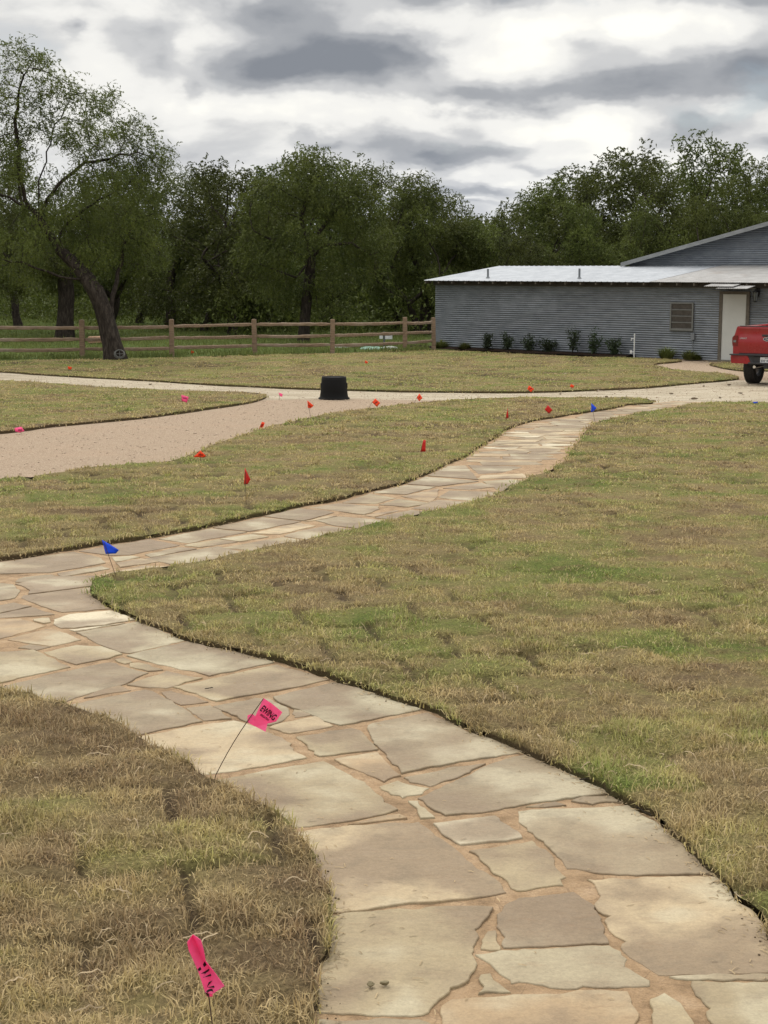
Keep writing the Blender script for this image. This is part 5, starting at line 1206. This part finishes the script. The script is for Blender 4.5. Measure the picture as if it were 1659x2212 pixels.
# tailgate with creases and spoiler lip
tg = [(0, 1.392), (-.020, 1.388), (-.028, 1.35), (-.012, 1.31), (.0, 1.28), (.002, 1.16), (-.008, 1.14), (-.008, .93), (.002, .90), (.004, .77), (.02, .76), (.05, .76), (.05, 1.39)]
finish(loft([[(x, y, z) for y, z in tg] for x in (-.715, -.70, -.35, 0, .35, .70, .715)], True), 'tailgate', M_RP, truck, True); tgo = truck.children[-1]
mb = MB(); mb.box((0, .0, 1.400), (1.40, .055, .014), bev=.004); mb.build('lip', M_TRIMB, tgo)
mb = MB(); mb.box((0, -.012, 1.185), (.001, .001, .001));
for k in range(40): pass
bm = bmesh.new(); bmesh.ops.create_cone(bm, cap_ends=True, segments=40, radius1=1, radius2=.96, depth=1, matrix=Matrix.Translation((0, -.016, 1.105)) @ Matrix.Rotation(R(90), 4, 'X') @ Matrix.Diagonal((.125, .052, .016, 1)))
emb = finish(bm, 'emblem', M_CHR, tgo, True)
bm = bmesh.new(); bmesh.ops.create_cone(bm, cap_ends=True, segments=40, radius1=1, radius2=.97, depth=1, matrix=Matrix.Translation((0, -.024, 1.105)) @ Matrix.Rotation(R(90), 4, 'X') @ Matrix.Diagonal((.108, .040, .012, 1)))
finish(bm, 'emblem_field', M_EMB, emb, True)
def lettering(s, size, x, z, y, m, par, nm, shear=0):
    tm = text_mesh(s, size); tm.transform(Matrix.Translation((x, y, z)) @ Matrix.Rotation(R(90), 4, 'X') @ Matrix.Shear('XZ', 4, (0, 0)) ); return obj(nm, tm, m, par)
lettering('Ford', .062, 0, 1.105, -.0335, M_CHR, emb, 'lettering'); lettering('LARIAT', .052, -.60, 1.115, -.013, M_BADGE, tgo, 'lettering')
mb.bm.free()
mb = MB(); mb.box((0, -.012, 1.19), (.30, .02, .045), bev=.006); mb.build('handle', M_TRIMB, tgo)
for sg in (-1, 1):
    bm = loft([[(sg * (x - .004), y, z) for x, z in ((-.825, 1.175), (-.858, 1.145), (-.869, 1.11), (-.867, 1.0), (-.857, .93))] + [(sg * -.74, y, .93), (sg * -.735, y, 1.175)] for y in (-.012, -.006, .16)], True); finish(bm, 'taillight', M_TL, truck, True)
    mb = MB(); mb.box((sg * -.81, -.014, 1.04), (.07, .01, .05), bev=.004); mb.build('reverse_lens', M_LAMPGL, truck.children[-1])
# bumper: red end caps and black step in the middle
for sg in (-1, 1):
    pr = [(-.885, .70), (-.889, .66), (-.885, .60), (-.868, .535), (-.84, .527)]
    V = [(sg * x, z) for x, z in [(-.885, .715), (-.89, .66), (-.87, .56), (-.855, .53), (-.36, .525), (-.375, .56), (-.43, .69), (-.46, .715)]]
    bm = bmesh.new(); a = [bm.verts.new((x, -.12 + .09 * max(0, (abs(x) - .7) / .19) ** 2, z)) for x, z in V]; b = [bm.verts.new((x, .12, z)) for x, z in V]; bm.faces.new(a); bm.faces.new(b[::-1])
    for k in range(len(a)): bm.faces.new((a[k], b[k], b[(k + 1) % 8], a[(k + 1) % 8]))
    finish(bm, 'bumper_end', M_RP, truck, True, .01)
mb = MB(); mb.box((0, -.03, .735), (1.77, .22, .03), bev=.008); mb.box((0, .0, .62), (.90, .14, .17), bev=.01); mb.box((0, -.07, .545), (.86, .12, .04), bev=.01)
for sg in (-1, 1): mb.prism([(sg * -.45, -.11, .715), (sg * -.425, -.11, .69), (sg * -.365, -.11, .545), (sg * -.30, -.07, .545), (sg * -.30, -.07, .715)], (0, .12, 0))
mb.build('bumper_step', M_TRIMB, truck)
mb = MB(); mb.box((0, -.083, .615), (.305, .008, .152), bev=.003); plate = mb.build('licence_plate', M_PLATE, truck); lettering('EXP 0841', .066, 0, .605, -.0885, M_PINKT, plate, 'lettering'); lettering('TEXAS', .026, 0, .668, -.0885, M_PINKT, plate, 'lettering')
mb = MB(); mb.box((0, .02, .47), (.10, .30, .09), bev=.008); mb.tube((0, -.12, .50), (0, -.12, .56), .014); mb.box((0, .5, .50), (1.2, .08, .08)); mb.build('hitch', M_BLACK, truck)
mb = MB(); mb.tube((-.38, -.02 + .2, .44), (-.38, .55, .44), .035); mb.tube((-.38, .55, .44), (-.30, 1.5, .46), .03); mb.build('exhaust', M_CHR, truck, True)
mb = MB(); mb.tube((-.6, AX_R, .39), (.6, AX_R, .39), .045); mb.ico((0, AX_R, .39), (.16, .15, .15), 2, 1, .02)
for sg in (-1, 1): mb.box((sg * .48, AX_R - .05, .48), (.07, 1.2, .035)); mb.tube((sg * .42, AX_R, .40), (sg * .40, AX_R - .35, .72), .03); mb.box((sg * .40, 2.4, .56), (.08, 4.4, .12))
mb.box((0, AX_F, .42), (1.2, .08, .08)); mb.build('axle', M_BLACK, truck)
def wheel(x, y):
    sg = 1 if x > 0 else -1; t = thing('wheel', None, None); t.parent = truck; t.location = (x, y, RW)
    M = Matrix.Rotation(R(90), 4, 'Y'); mb = MB(); w = .145; pr = [(.23, -w * .85), (.30, -w), (.355, -w * .98), (.378, -w * .88), (.389, -w * .6), (.39, 0), (.389, w * .6), (.378, w * .88), (.355, w * .98), (.30, w), (.23, w * .85)]
    mb.lathe(pr, 72, M)
    for k in range(48):
        a = 2 * math.pi * k / 48
        for q, off in ((-.10, 0), (-.035, .5), (.035, 0), (.10, .5)):
            aa = a + off * 2 * math.pi / 48; c = Vector((q, math.cos(aa) * .390, math.sin(aa) * .390)); mb.box(c, (.052, .030, .018), rot=Matrix.Rotation(aa - math.pi / 2, 3, 'X'))
    mb.build('tyre', M_TYRE, t)
    mb = MB(); mb.lathe([(.235, -.12), (.225, -.11), (.215, .0), (.225, .11), (.24, .125)], 40, M); mb.lathe([(.07, sg * .10), (.06, sg * .115), (.001, sg * .118)], 20, M)
    for k in range(6):
        a = k * math.pi / 3; mb.box(Vector((sg * .09, math.cos(a) * .14, math.sin(a) * .14)), (.03, .07, .19), rot=Matrix.Rotation(a - math.pi / 2, 3, 'X'), bev=.006)
    mb.build('rim', M_RIM, t, True)
    mb = MB(); mb.lathe([(.001, -sg * .07), (.15, -sg * .07), (.155, -sg * .04), (.15, -sg * .02)], 32, M); mb.box((-sg * .08, -.11, .04), (.06, .07, .13), bev=.01); mb.build('brake', M_RIM, t)
for x, y in ((-.70, AX_R), (.70, AX_R), (-.70, AX_F), (.70, AX_F)): wheel(x, y)
# cab and bonnet
def sect(y, hw, belt, top, tw, bot=.56):
    b = max(bot, archz(y)); return [(-hw + .02, y, b), (-hw, y, max(b + .01, .85)), (-hw, y, belt - .03), (-hw + .03, y, belt), (-tw, y, top - .05), (-tw + .09, y, top), (tw - .09, y, top), (tw, y, top - .05), (hw - .03, y, belt), (hw, y, belt - .03), (hw, y, max(b + .01, .85)), (hw - .02, y, b)]
secs = [sect(y, .85, 1.33, tz, tw) for y, tz, tw in ((2.2, 1.36, .79), (2.36, 1.70, .60), (2.6, 1.80, .62), (3.0, 1.81, .62), (3.45, 1.77, .62))]
secs += [sect(3.6, .85, 1.33, 1.68, .64), sect(4.0, .86, 1.30, 1.38, .76), sect(4.3, .86, 1.24, 1.29, .74), sect(4.9, .83, 1.18, 1.22, .70), sect(5.05, .80, 1.10, 1.12, .68)]
finish(loft(secs, True), 'cab', M_RP, truck, True)
mb = MB(); mb.prism([(-.58, 2.215, 1.41), (.58, 2.215, 1.41), (.52, 2.335, 1.66), (-.52, 2.335, 1.66)], (0, -.012, 0)); mb.build('rear_window', M_GLS, truck)
for sg in (-1, 1):
    mb = MB(); mb.prism([(sg * .79, 2.5, 1.38), (sg * .79, 3.75, 1.38), (sg * .655, 3.4, 1.70), (sg * .655, 2.65, 1.70)], (sg * .012, 0, 0)); mb.build('side_window', M_GLS, truck)
    mb = MB(); mb.box((sg * .98, 3.62, 1.42), (.20, .08, .26), bev=.03); mb.tube((sg * .84, 3.62, 1.36), (sg * .92, 3.62, 1.38), .02); mb.build('mirror', M_TRIMB, truck)
    mb = MB(); mb.box((sg * .66, 5.03, .98), (.26, .08, .16), bev=.02); mb.build('headlight', M_LAMPGL, truck)
mb = MB(); mb.box((0, 5.10, .60), (1.66, .2, .2), bev=.03); mb.build('front_bumper', M_CHR, truck)
mb = MB(); mb.prism([(-.62, 3.62, 1.68), (.62, 3.62, 1.68), (.70, 4.02, 1.37), (-.70, 4.02, 1.37)], (0, .012, .014)); mb.build('windscreen', M_GLS, truck)
mb = MB(); mb.box((0, 5.08, .98), (.96, .05, .22), bev=.02); mb.build('grille', M_TRIMB, truck)

# ================================================================ trees
def colonize(roots, attr_pts, step, infl, kill, iters=90, seed=1):
    """roots: list of (point, parent index); grows a branch skeleton into the attraction points"""
    pos = [Vector(p) for p, _ in roots]; par = [q for _, q in roots]; A = [Vector(a) for a in attr_pts]; rr = random.Random(seed); alive = list(range(len(A))); nk = [0] * len(pos)
    for it in range(iters):
        if not alive: break
        kd = kdtree.KDTree(len(pos))
        for i, p in enumerate(pos): kd.insert(p, i)
        kd.balance(); pull = {}; keep = []
        for a in alive:
            co, i, d = kd.find(A[a])
            if d < kill: continue
            keep.append(a)
            if d < infl * (1 if it > 6 else 3): pull.setdefault(i, Vector()); pull[i] += (A[a] - co).normalized()
        alive = keep
        if not pull: break
        n0 = len(pos)
        for i, v in pull.items():
            if nk[i] > 3: continue
            g = par[i]; inertia = (pos[i] - pos[g]).normalized() * .35 if g >= 0 else Vector()
            d = v.normalized() + inertia + Vector((rr.uniform(-1, 1), rr.uniform(-1, 1), rr.uniform(-1, 1))) * .32
            nk[i] += 1; pos.append(pos[i] + d.normalized() * step); par.append(i); nk.append(0)
        if len(pos) == n0 or len(pos) > 5200: break
    return pos, par
def radii(pos, par, tip, rbase, ex=2.2):
    n = len(pos); acc = [0.0] * n; kids = [0] * n
    for i in range(n):
        if par[i] >= 0: kids[par[i]] += 1
    for i in range(n - 1, -1, -1):
        if kids[i] == 0: acc[i] = tip ** ex
        if par[i] >= 0: acc[par[i]] += acc[i]
    r = [a ** (1 / ex) for a in acc]; k = rbase / r[0]; e = math.log(rbase / tip) / math.log(r[0] / tip)
    return [tip * (x / tip) ** e for x in r], kids
def wood_mesh(name, pos, par, r, flare=1.35, seed=0):
    n = len(pos); best = [-1] * n; ch = [[] for _ in range(n)]
    for i in range(n):
        if par[i] >= 0: ch[par[i]].append(i)
    for i in range(n):
        if ch[i]: best[i] = max(ch[i], key=lambda c: r[c])
    V, Fc = [], []; starts = [i for i in range(n) if par[i] < 0 or best[par[i]] != i]
    for s in starts:
        chain = ([par[s]] if par[s] >= 0 else []) + [s]; c = s
        while best[c] >= 0: c = best[c]; chain.append(c)
        if len(chain) < 2: continue
        r0 = r[s]; k = 12 if r0 > .12 else (7 if r0 > .04 else (4 if r0 > .015 else 3)); base = len(V); m = len(chain); ref = Vector((.3, .9, .1)).normalized()
        for j, c in enumerate(chain):
            a = pos[chain[max(0, j - 1)]]; b = pos[chain[min(m - 1, j + 1)]]; t = (b - a).normalized() if (b - a).length > 0 else Vector((0, 0, 1))
            u = t.cross(ref)
            if u.length < .1: u = t.cross(Vector((1, 0, 0)))
            u.normalize(); v = t.cross(u); rad = r[c] if not (j == 0 and par[s] >= 0) else r0
            if j == m - 1: rad *= .4
            for q in range(k):
                an = 2 * math.pi * q / k; rr_ = rad
                if k == 12: rr_ = rad * (1 + .10 * math.sin(3 * an + j * .35 + seed) + .06 * math.sin(7 * an - j * .5) + (.55 * max(0, 1 - j / 2.2) * (.6 + .4 * math.cos(5 * an + seed)) if par[s] < 0 else 0))
                V.append(pos[c] + (u * math.cos(an) + v * math.sin(an)) * rr_)
        for j in range(m - 1):
            for q in range(k): Fc.append((base + j * k + q, base + j * k + (q + 1) % k, base + (j + 1) * k + (q + 1) % k, base + (j + 1) * k + q))
    me = pmesh(name, V, Fc); me.shade_smooth(); return me
def sample_blobs(blobs, n, seed):
    """blobs: (x, y, z, rx, ry, rz, weight) -> attraction points, denser near the outside"""
    rr = np.random.default_rng(seed); wts = np.array([b[3] * b[5] * b[6] for b in blobs]); pk = rr.choice(len(blobs), n, p=wts / wts.sum()); out = []
    for i in pk:
        b = blobs[i]; d = rr.normal(0, 1, 3); d /= np.linalg.norm(d); out.append((b[0] + d[0] * b[3] * rr.random() ** .4, b[1] + d[1] * b[4] * rr.random() ** .4, b[2] + d[2] * b[5] * rr.random() ** .4))
    return out
def spray_cloud(C, size, n_spray, spread, seed, elong=3.0, n_leaf=6):
    """feathery drooping sprays of small leaves gathered in tufts at the twig ends"""
    rr = np.random.default_rng(seed); seen = set(); keep = []
    for c in C:
        k = (int(c.x / .34 // 1), int(c.y / .34 // 1), int(c.z / .34 // 1))
        if k in seen: continue
        seen.add(k); keep.append(tuple(c))
    C = np.array(keep); n = len(C); ctr = C.mean(0); out = C - ctr; out /= np.linalg.norm(out, axis=1)[:, None] + 1e-6
    tuft = rr.uniform(.55, 1.3, n)[:, None]
    S = np.repeat(C, n_spray, 0) + np.clip(rr.normal(0, 1, (n * n_spray, 3)), -1.5, 1.5) * np.repeat(spread * tuft, n_spray, 0)
    D = rr.normal(0, 1, (n * n_spray, 3)) + np.repeat(out, n_spray, 0) * .7; D[:, 2] -= .55; D /= np.linalg.norm(D, axis=1)[:, None]
    m = len(S); i = np.tile(np.arange(n_leaf), m) / n_leaf; L = np.repeat(rr.uniform(.12, .30, m), n_leaf)
    P0 = np.repeat(S, n_leaf, 0) + np.repeat(D, n_leaf, 0) * (L * i)[:, None]; P0[:, 2] -= L * i * i * .5
    a = rr.normal(0, 1, (len(P0), 3)) + np.repeat(D, n_leaf, 0) * .8; a /= np.linalg.norm(a, axis=1)[:, None]
    b = np.cross(a, rr.normal(0, 1, a.shape)); b /= np.linalg.norm(b, axis=1)[:, None] + 1e-9
    sz = size * rr.uniform(.6, 1.35, len(P0))[:, None]; wv = sz / elong
    V = np.stack([P0 - a * sz * .5, P0 + b * wv * .5, P0 + a * sz * .5, P0 - b * wv * .5], 1).reshape(-1, 3)
    v = np.repeat(rr.random(n), n_spray * n_leaf) * .65 + rr.random(len(P0)) * .35
    return V, np.arange(len(P0))[:, None] * 4 + np.array([0, 1, 2, 3]), np.repeat(v, 4)
def crown_mesh(name, pos, par, r, kids, thin, per, size, spread, seed, droop=.25, elong=3.2, clump=.5):
    rr = random.Random(seed); C = []; off = rr.uniform(0, 50)
    for i in range(len(pos)):
        if r[i] < thin:
            nz = float(fbm(pos[i].x * .9 + off, pos[i].z * .9 + pos[i].y * .5, seed % 30, 2))
            if nz > clump - .12 * rr.random(): C.append(pos[i])
            elif kids[i] == 0 and rr.random() < .5: C.append(pos[i])
    V, T, v = spray_cloud(C, size, per, spread, seed, elong); me = fmesh(name, V, T, 4); attr(me, 'val', v); return me
def tpx(px, py, Y, org): return AT(px, py, Y) - org

# ---- the big leaning mesquite in front of the fence
base = P(247, 778); Yb = base.y; org = Vector((base.x, Yb, G1(Yb) - .05))
def sk(pts, parent_idx, lst, dy=0.0, Y0=0.0, sub=.28):
    """append a polyline of picture points as skeleton; dy = depth change along it"""
    prev = lst[parent_idx][0] if parent_idx >= 0 else None; idx = parent_idx
    for k, (x, y) in enumerate(pts):
        q = tpx(x, y, Yb + Y0 + dy * (k + 1) / len(pts), org)
        if prev is None: lst.append((q, -1)); idx = len(lst) - 1
        else:
            m = max(1, int((q - prev).length / sub)); p0 = prev.copy()
            for j in range(1, m + 1):
                lst.append((p0.lerp(q, j / m) + (Vector((rng.normal(0, .035), rng.normal(0, .05), rng.normal(0, .035))) if a_done else Vector()), idx)); idx = len(lst) - 1
        prev = q
    return idx
lst = []; a_done = False
a = sk([(249, 781), (243, 740), (232, 700), (222, 665), (208, 632), (190, 606)], -1, lst, 0)
a_done = True
b = sk([(165, 580), (135, 545), (105, 505), (80, 465)], a, lst, .5)
up_ = sk([(55, 430), (42, 380), (36, 320), (34, 260), (45, 190), (62, 140)], b, lst, -.8, .5)
r1 = sk([(112, 415), (140, 385), (180, 352), (240, 340), (300, 330), (340, 340)], b, lst, -1.2, .5)
r2 = sk([(150, 480), (200, 440), (250, 415), (310, 400)], b - 3, lst, 1.6, .4)
l1 = sk([(20, 430), (-20, 400), (-70, 340)], b, lst, 1.2, .5)
m1 = sk([(85, 390), (100, 330), (120, 270), (150, 215)], b, lst, .8, .5)
s1 = sk([(246, 640), (250, 605), (262, 550), (285, 490)], a - 4, lst, 1.0)
s2 = sk([(150, 600), (100, 585), (50, 570), (0, 560)], a, lst, -1.0)
BL = [(50, 128, 62, 40, 1.0, 0), (130, 195, 62, 42, 1.0, 0), (215, 222, 50, 44, .9, .6), (195, 300, 90, 50, .8, -.5), (285, 285, 52, 46, 1.0, .4), (338, 335, 40, 44, 1.0, 0), (60, 250, 60, 55, .5, .5), (15, 350, 60, 60, .45, -.6),
      (250, 385, 115, 40, 1.1, 0), (330, 400, 45, 50, .9, .8), (150, 450, 110, 50, .8, 1.2), (275, 470, 80, 55, 1.0, .6), (60, 510, 80, 45, .6, -.5), (215, 540, 90, 50, .9, .8), (20, 590, 70, 30, .5, 0), (-80, 210, 70, 80, .8, 0), (-100, 390, 90, 100, .8, 0), (0, 190, 40, 50, .7, -1), (330, 530, 50, 70, .6, 1.5)]
sc = Yb / F; blobs = []
for (x, y, rx, ry, wt, dy) in BL:
    c = tpx(x, y, Yb + dy, org); blobs.append((c.x, c.y, c.z, rx * sc, max(rx, ry) * sc * 1.25, ry * sc, wt))
pos, par = colonize(lst, sample_blobs(blobs, 3600, 4), .17, 1.3, .25, 70, 3); rad, kids = radii(pos, par, .005, .29, 1.6); rad = [x * (1 - .45 * min(1, max(0, (p.z - 2.2) / 1.5))) if x > .02 else x for x, p in zip(rad, pos)]; print('big tree nodes', len(pos))
big = thing('mesquite_tree', 'large leaning mesquite tree with dark furrowed trunk and airy crown before the rail fence', 'tree', org)
obj('trunk', wood_mesh('trunk', pos, par, rad), M_BARK, big); obj('crown', crown_mesh('crown', pos, par, rad, kids, .016, 15, .072, .17, 11, .22, 2.6, .30), M_LEAF, big)

# ---- second mesquite just behind the fence, straight thick trunk
def custom_tree(name, label, Yt, px, py, trunk, blobs_px, nattr, seed, rbase, group=None, leafm=M_LEAF, per=17, size=.09):
    b0 = P(px, py) if Yt is None else AT(px, py, Yt); Y = b0.y; o0 = Vector((b0.x, Y, G1(Y) - .05)); lst = []
    def sk2(pts, pi, dy=0):
        prev = lst[pi][0] if pi >= 0 else None; idx = pi
        for k, (x, y) in enumerate(pts):
            q = AT(x, y, Y + dy * (k + 1) / len(pts)) - o0
            if prev is None: lst.append((q, -1)); idx = len(lst) - 1
            else:
                m = max(1, int((q - prev).length / .35)); p0 = prev.copy()
                for j in range(1, m + 1): lst.append((p0.lerp(q, j / m), idx)); idx = len(lst) - 1
            prev = q
        return idx
    ends = []
    for pts, pi, dy in trunk: ends.append(sk2(pts, -1 if pi < 0 else ends[pi], dy))
    s = Y / F; bl = []
    for (x, y, rx, ry, wt, dy) in blobs_px:
        c = AT(x, y, Y + dy) - o0; bl.append((c.x, c.y, c.z, rx * s, rx * s * 1.1, ry * s, wt))
    pos, par = colonize(lst, sample_blobs(bl, nattr, seed), .22, 1.6, .36, 70, seed); rad, kids = radii(pos, par, .006, rbase, 1.75)
    t = thing(name, label, 'tree', o0, 0, group); obj('trunk', wood_mesh('trunk', pos, par, rad, seed=seed), M_BARK, t); obj('crown', crown_mesh('crown', pos, par, rad, kids, .022, per, size, .20, seed, .22, 2.4, .28), leafm, t); return t
GT = 'mesquite trees beyond the rail fence'
custom_tree('mesquite_tree', 'straight thick-trunked mesquite just behind the fence, left of the leaning one', None, 138, 734,
  [([(138, 736), (140, 690), (143, 640), (140, 600)], -1, 0), ([(110, 560), (70, 500), (45, 430), (30, 330)], 0, 1), ([(165, 560), (200, 500), (230, 440)], 0, 1), ([(80, 585), (20, 560), (-40, 520)], 0, -1)],
  [(0, 480, 90, 60, 1, 0), (130, 500, 110, 60, 1, 1), (60, 560, 120, 40, 1, -1), (250, 500, 80, 70, 1, 1), (-60, 560, 60, 60, .8, 0), (30, 330, 60, 70, .4, 0), (10, 620, 50, 30, .6, 0), (320, 560, 60, 50, .7, 1)], 2200, 8, .32, GT)
custom_tree('mesquite_tree', 'spreading mesquite with crooked bare limbs behind the fence, in the middle of the view', None, 655, 741,
  [([(655, 744), (657, 700), (662, 650), (668, 600), (672, 560)], -1, 0), ([(660, 520), (650, 470), (668, 420), (680, 370)], 0, .5), ([(700, 530), (760, 525), (800, 550), (830, 600)], 0, -1), ([(630, 545), (590, 520), (550, 500)], 0, -1), ([(690, 500), (730, 450), (780, 420)], 0, 1), ([(640, 600), (600, 585), (560, 570)], 0, -1.5), ([(690, 690), (720, 672), (760, 690)], 0, -1)],
  [(660, 400, 110, 50, 1, 0), (580, 450, 80, 50, 1, 0), (750, 440, 80, 60, 1, 0), (670, 350, 70, 26, .7, 0), (560, 540, 60, 60, .9, 0), (800, 520, 60, 60, .8, 0), (640, 520, 80, 40, .7, -1), (720, 600, 80, 40, .5, 0), (600, 620, 70, 40, .7, 0), (820, 400, 50, 40, .9, 1)], 2600, 15, .20, GT)
custom_tree('mesquite_tree', 'broad mesquite standing right behind the left corner of the barn', None, 918, 722,
  [([(915, 726), (918, 680), (922, 640), (915, 600)], -1, 0), ([(890, 550), (880, 490), (900, 430)], 0, 0), ([(950, 560), (990, 530), (1010, 500)], 0, 0), ([(870, 590), (830, 570), (800, 560)], 0, -1)],
  [(900, 440, 70, 40, 1, 0), (960, 500, 70, 40, 1, 0), (860, 510, 70, 60, 1, 0), (900, 395, 50, 24, .6, 0), (1000, 540, 60, 40, 1, 0), (830, 600, 50, 40, .8, 0), (950, 590, 60, 30, .6, 0), (940, 650, 50, 30, .5, .5)], 2000, 23, .22, GT)
custom_tree('mesquite_tree', 'black-trunked forked mesquite behind the fence, right of the leaning tree', None, 368, 708,
  [([(368, 712), (370, 680), (371, 640), (368, 600)], -1, 0), ([(350, 665), (335, 640), (325, 610), (320, 570)], 0, 0), ([(385, 560), (400, 500), (410, 450)], 0, 0), ([(340, 560), (320, 500), (330, 440)], 0, 0)],
  [(400, 420, 80, 50, 1, 0), (330, 470, 70, 60, 1, 0), (460, 480, 70, 60, 1, 0), (400, 540, 80, 40, 1, 0), (470, 570, 60, 50, .9, 0), (320, 560, 50, 40, .8, 0), (440, 390, 70, 26, .7, 0), (400, 620, 80, 30, .5, 1)], 2000, 31, .24, GT)

# ---- generic mesquites, copied
def template(seed, hgt, wid, low):
    rr = random.Random(seed); lst = [(Vector((0, 0, -.1)), -1)]; p = Vector((0, 0, 0)); ln = Vector((rr.uniform(-.35, .35), rr.uniform(-.3, .3), 1)); fork = hgt * rr.uniform(.17, .25)
    for i in range(6): p = p + ln.normalized() * fork / 6 + Vector((rr.uniform(-.05, .05), rr.uniform(-.05, .05), 0)); lst.append((p.copy(), len(lst) - 1))
    f0 = len(lst) - 1
    for k in range(rr.randint(3, 4)):
        a = rr.uniform(0, 6.28); q = p.copy(); idx = f0; el_ = rr.uniform(.5, 1.1)
        for i in range(7):
            q = q + Vector((math.cos(a), math.sin(a), el_)).normalized() * .32; a += rr.uniform(-.3, .3); el_ += rr.uniform(-.2, .2); lst.append((q.copy(), idx)); idx = len(lst) - 1
    bl = []
    for k in range(11):
        a = rr.uniform(0, 6.28); rd = rr.uniform(.15, .85) * wid / 2; z = hgt * rr.uniform(low, .86); sz = rr.uniform(.7, 1.25); bl.append((math.cos(a) * rd, math.sin(a) * rd, z - rd * .25, sz * wid * .17, sz * wid * .17, sz * hgt * .12, 1))
    bl.append((0, 0, hgt * .85, wid * .2, wid * .2, hgt * .12, .9)); bl.append((wid * .12, 0, hgt * .95, wid * .12, wid * .12, hgt * .07, .5))
    pos, par = colonize(lst, sample_blobs(bl, 1700, seed), .24, 1.9, .42, 60, seed); rad, kids = radii(pos, par, .006, .17, 1.8); return pos, par, rad, kids
TM = []
for k, (sd_, hg, wd_, low) in enumerate([(101, 7.5, 7.0, .30), (102, 8.0, 6.0, .25), (103, 7.0, 7.5, .28), (104, 8.5, 7.0, .35), (105, 6.5, 6.5, .2)]):
    pos, par, rad, kids = template(sd_, hg, wd_, low); hg = max(p.z for p in pos) + .15; TM.append((wood_mesh('trunk', pos, par, rad, seed=sd_), crown_mesh('crown', pos, par, rad, kids, .022, 17, .10, .21, sd_, .22, 2.3, .28), hg)); TM[-1][0].materials.append(M_BARK); TM[-1][1].materials.append(M_LEAF)
used = {}
def inst(k, x, ytop, Y, label, rz, name='mesquite_tree', grp=GT, wide=1.0):
    wm, cm, hg = TM[k]; p = AT(x, 700, Y); z = G1(Y) - .05; H = CAMZ + (580 - ytop) / F * Y - z; s = H / hg
    if k not in used:
        t = thing(name, label, 'tree', (p.x, Y, z), rz, grp); obj('trunk', wm, None, t); obj('crown', cm, None, t); used[k] = t
    else:
        t = copy_tree(used[k]); t.name = name; t['label'] = label; t['group'] = grp; t.location = (p.x, Y, z); t.rotation_euler = (0, 0, rz)
    t.scale = (s * wide, s * wide, s); return t
rr = random.Random(77)
front = [(-120, 330, 66), (40, 350, 74), (230, 365, 66), (300, 375, 80), (440, 378, 70), (505, 345, 66), (570, 385, 76), (610, 350, 78), (700, 325, 72), (760, 345, 80), (850, 405, 72), (905, 382, 66), (960, 420, 78), (1010, 470, 84), (1060, 472, 76), (1110, 440, 72), (1165, 385, 68), (1230, 372, 76), (1290, 345, 66), (1340, 318, 72), (1400, 350, 66), (1455, 345, 78), (1535, 302, 68), (1600, 352, 64), (1660, 360, 72), (1740, 330, 66), (1250, 430, 64), (1120, 500, 62), (1380, 430, 62), (1500, 420, 62), (1620, 440, 62)]
lab_land = [(-120, 'at the far left picture edge behind the leaning tree'), (230, 'directly behind the crown of the leaning tree')]
def place_words(x, yt, Y):
    side_ = 'behind the leaning tree' if x < 330 else 'between leaning tree and middle fence posts' if x < 520 else 'beyond the middle fence posts' if x < 800 else 'beyond the barn left corner' if x < 1000 else 'above the low white roof' if x < 1330 else 'above the barn gable slope'
    return side_
cnt = {}
for i, (x, yt, Y) in enumerate(front):
    pw_ = place_words(x, yt, Y); cnt.setdefault(pw_, []).append(i)
ordn = ['leftmost', 'second from left', 'third from left', 'fourth from left', 'fifth from left', 'sixth from left', 'seventh from left', 'eighth from left', 'ninth from left', 'tenth from left', 'eleventh from left', 'twelfth from left']
for i, (x, yt, Y) in enumerate(front):
    pw_ = place_words(x, yt, Y); order = sorted(cnt[pw_], key=lambda q: front[q][0]); wd_ = ordn[order.index(i)]
    hgtw = 'tall' if yt < 350 else 'middling' if yt < 400 else 'low'
    inst([0, 3, 2, 1, 4][i % 5], x, yt, Y, f'{hgtw} mesquite {pw_}, {wd_}', rr.uniform(0, 6.28), wide=rr.uniform(.95, 1.2))
# far wood closing the view as one mass: dense thicket of foliage with stems
def thicket():
    rr = np.random.default_rng(4); n = 6200
    X = rr.uniform(-52, 48, n); Y = 84 + rr.random(n) * 26; Z = rr.random(n) ** .9
    hmax = 3.4 + 2.6 * fbm(X * .12, Y * .12, 91, 3); pts = np.stack([X, Y, -1.05 + Z * hmax], 1)
    V, T, v = leaf_cloud(pts, .30, 26, .62, 5, .2, 2.0); me = fmesh('far_wood', V, T, 4); attr(me, 'val', v); tag(obj('far_wood', me, M_LEAF), 'dark mass of scrub woodland closing the view behind the mesquites', 'woodland', kind='stuff')
thicket()
def brush():
    """low shadowed undergrowth between the trunks"""
    rr = np.random.default_rng(6); n = 4200; X = rr.uniform(-24, 26, n); Y = 62 + rr.random(n) * 26
    Y = np.where(X < -7, Y + 10, Y); k = fbm(X * .3, Y * .3, 95, 2) > .40; X, Y = X[k], Y[k]; Z = rr.random(len(X)) * (1.0 + 2.6 * fbm(X * .25, Y * .25, 97, 2))
    V, T, v = leaf_cloud(np.stack([X, Y, -1.0 + Z], 1), .17, 22, .34, 7, .15, 2.4); me = fmesh('undergrowth', V, T, 4); attr(me, 'val', v); tag(obj('undergrowth', me, M_LEAF), 'tangled dark undergrowth between the mesquite trunks beyond the fence', 'undergrowth', kind='stuff')
brush()
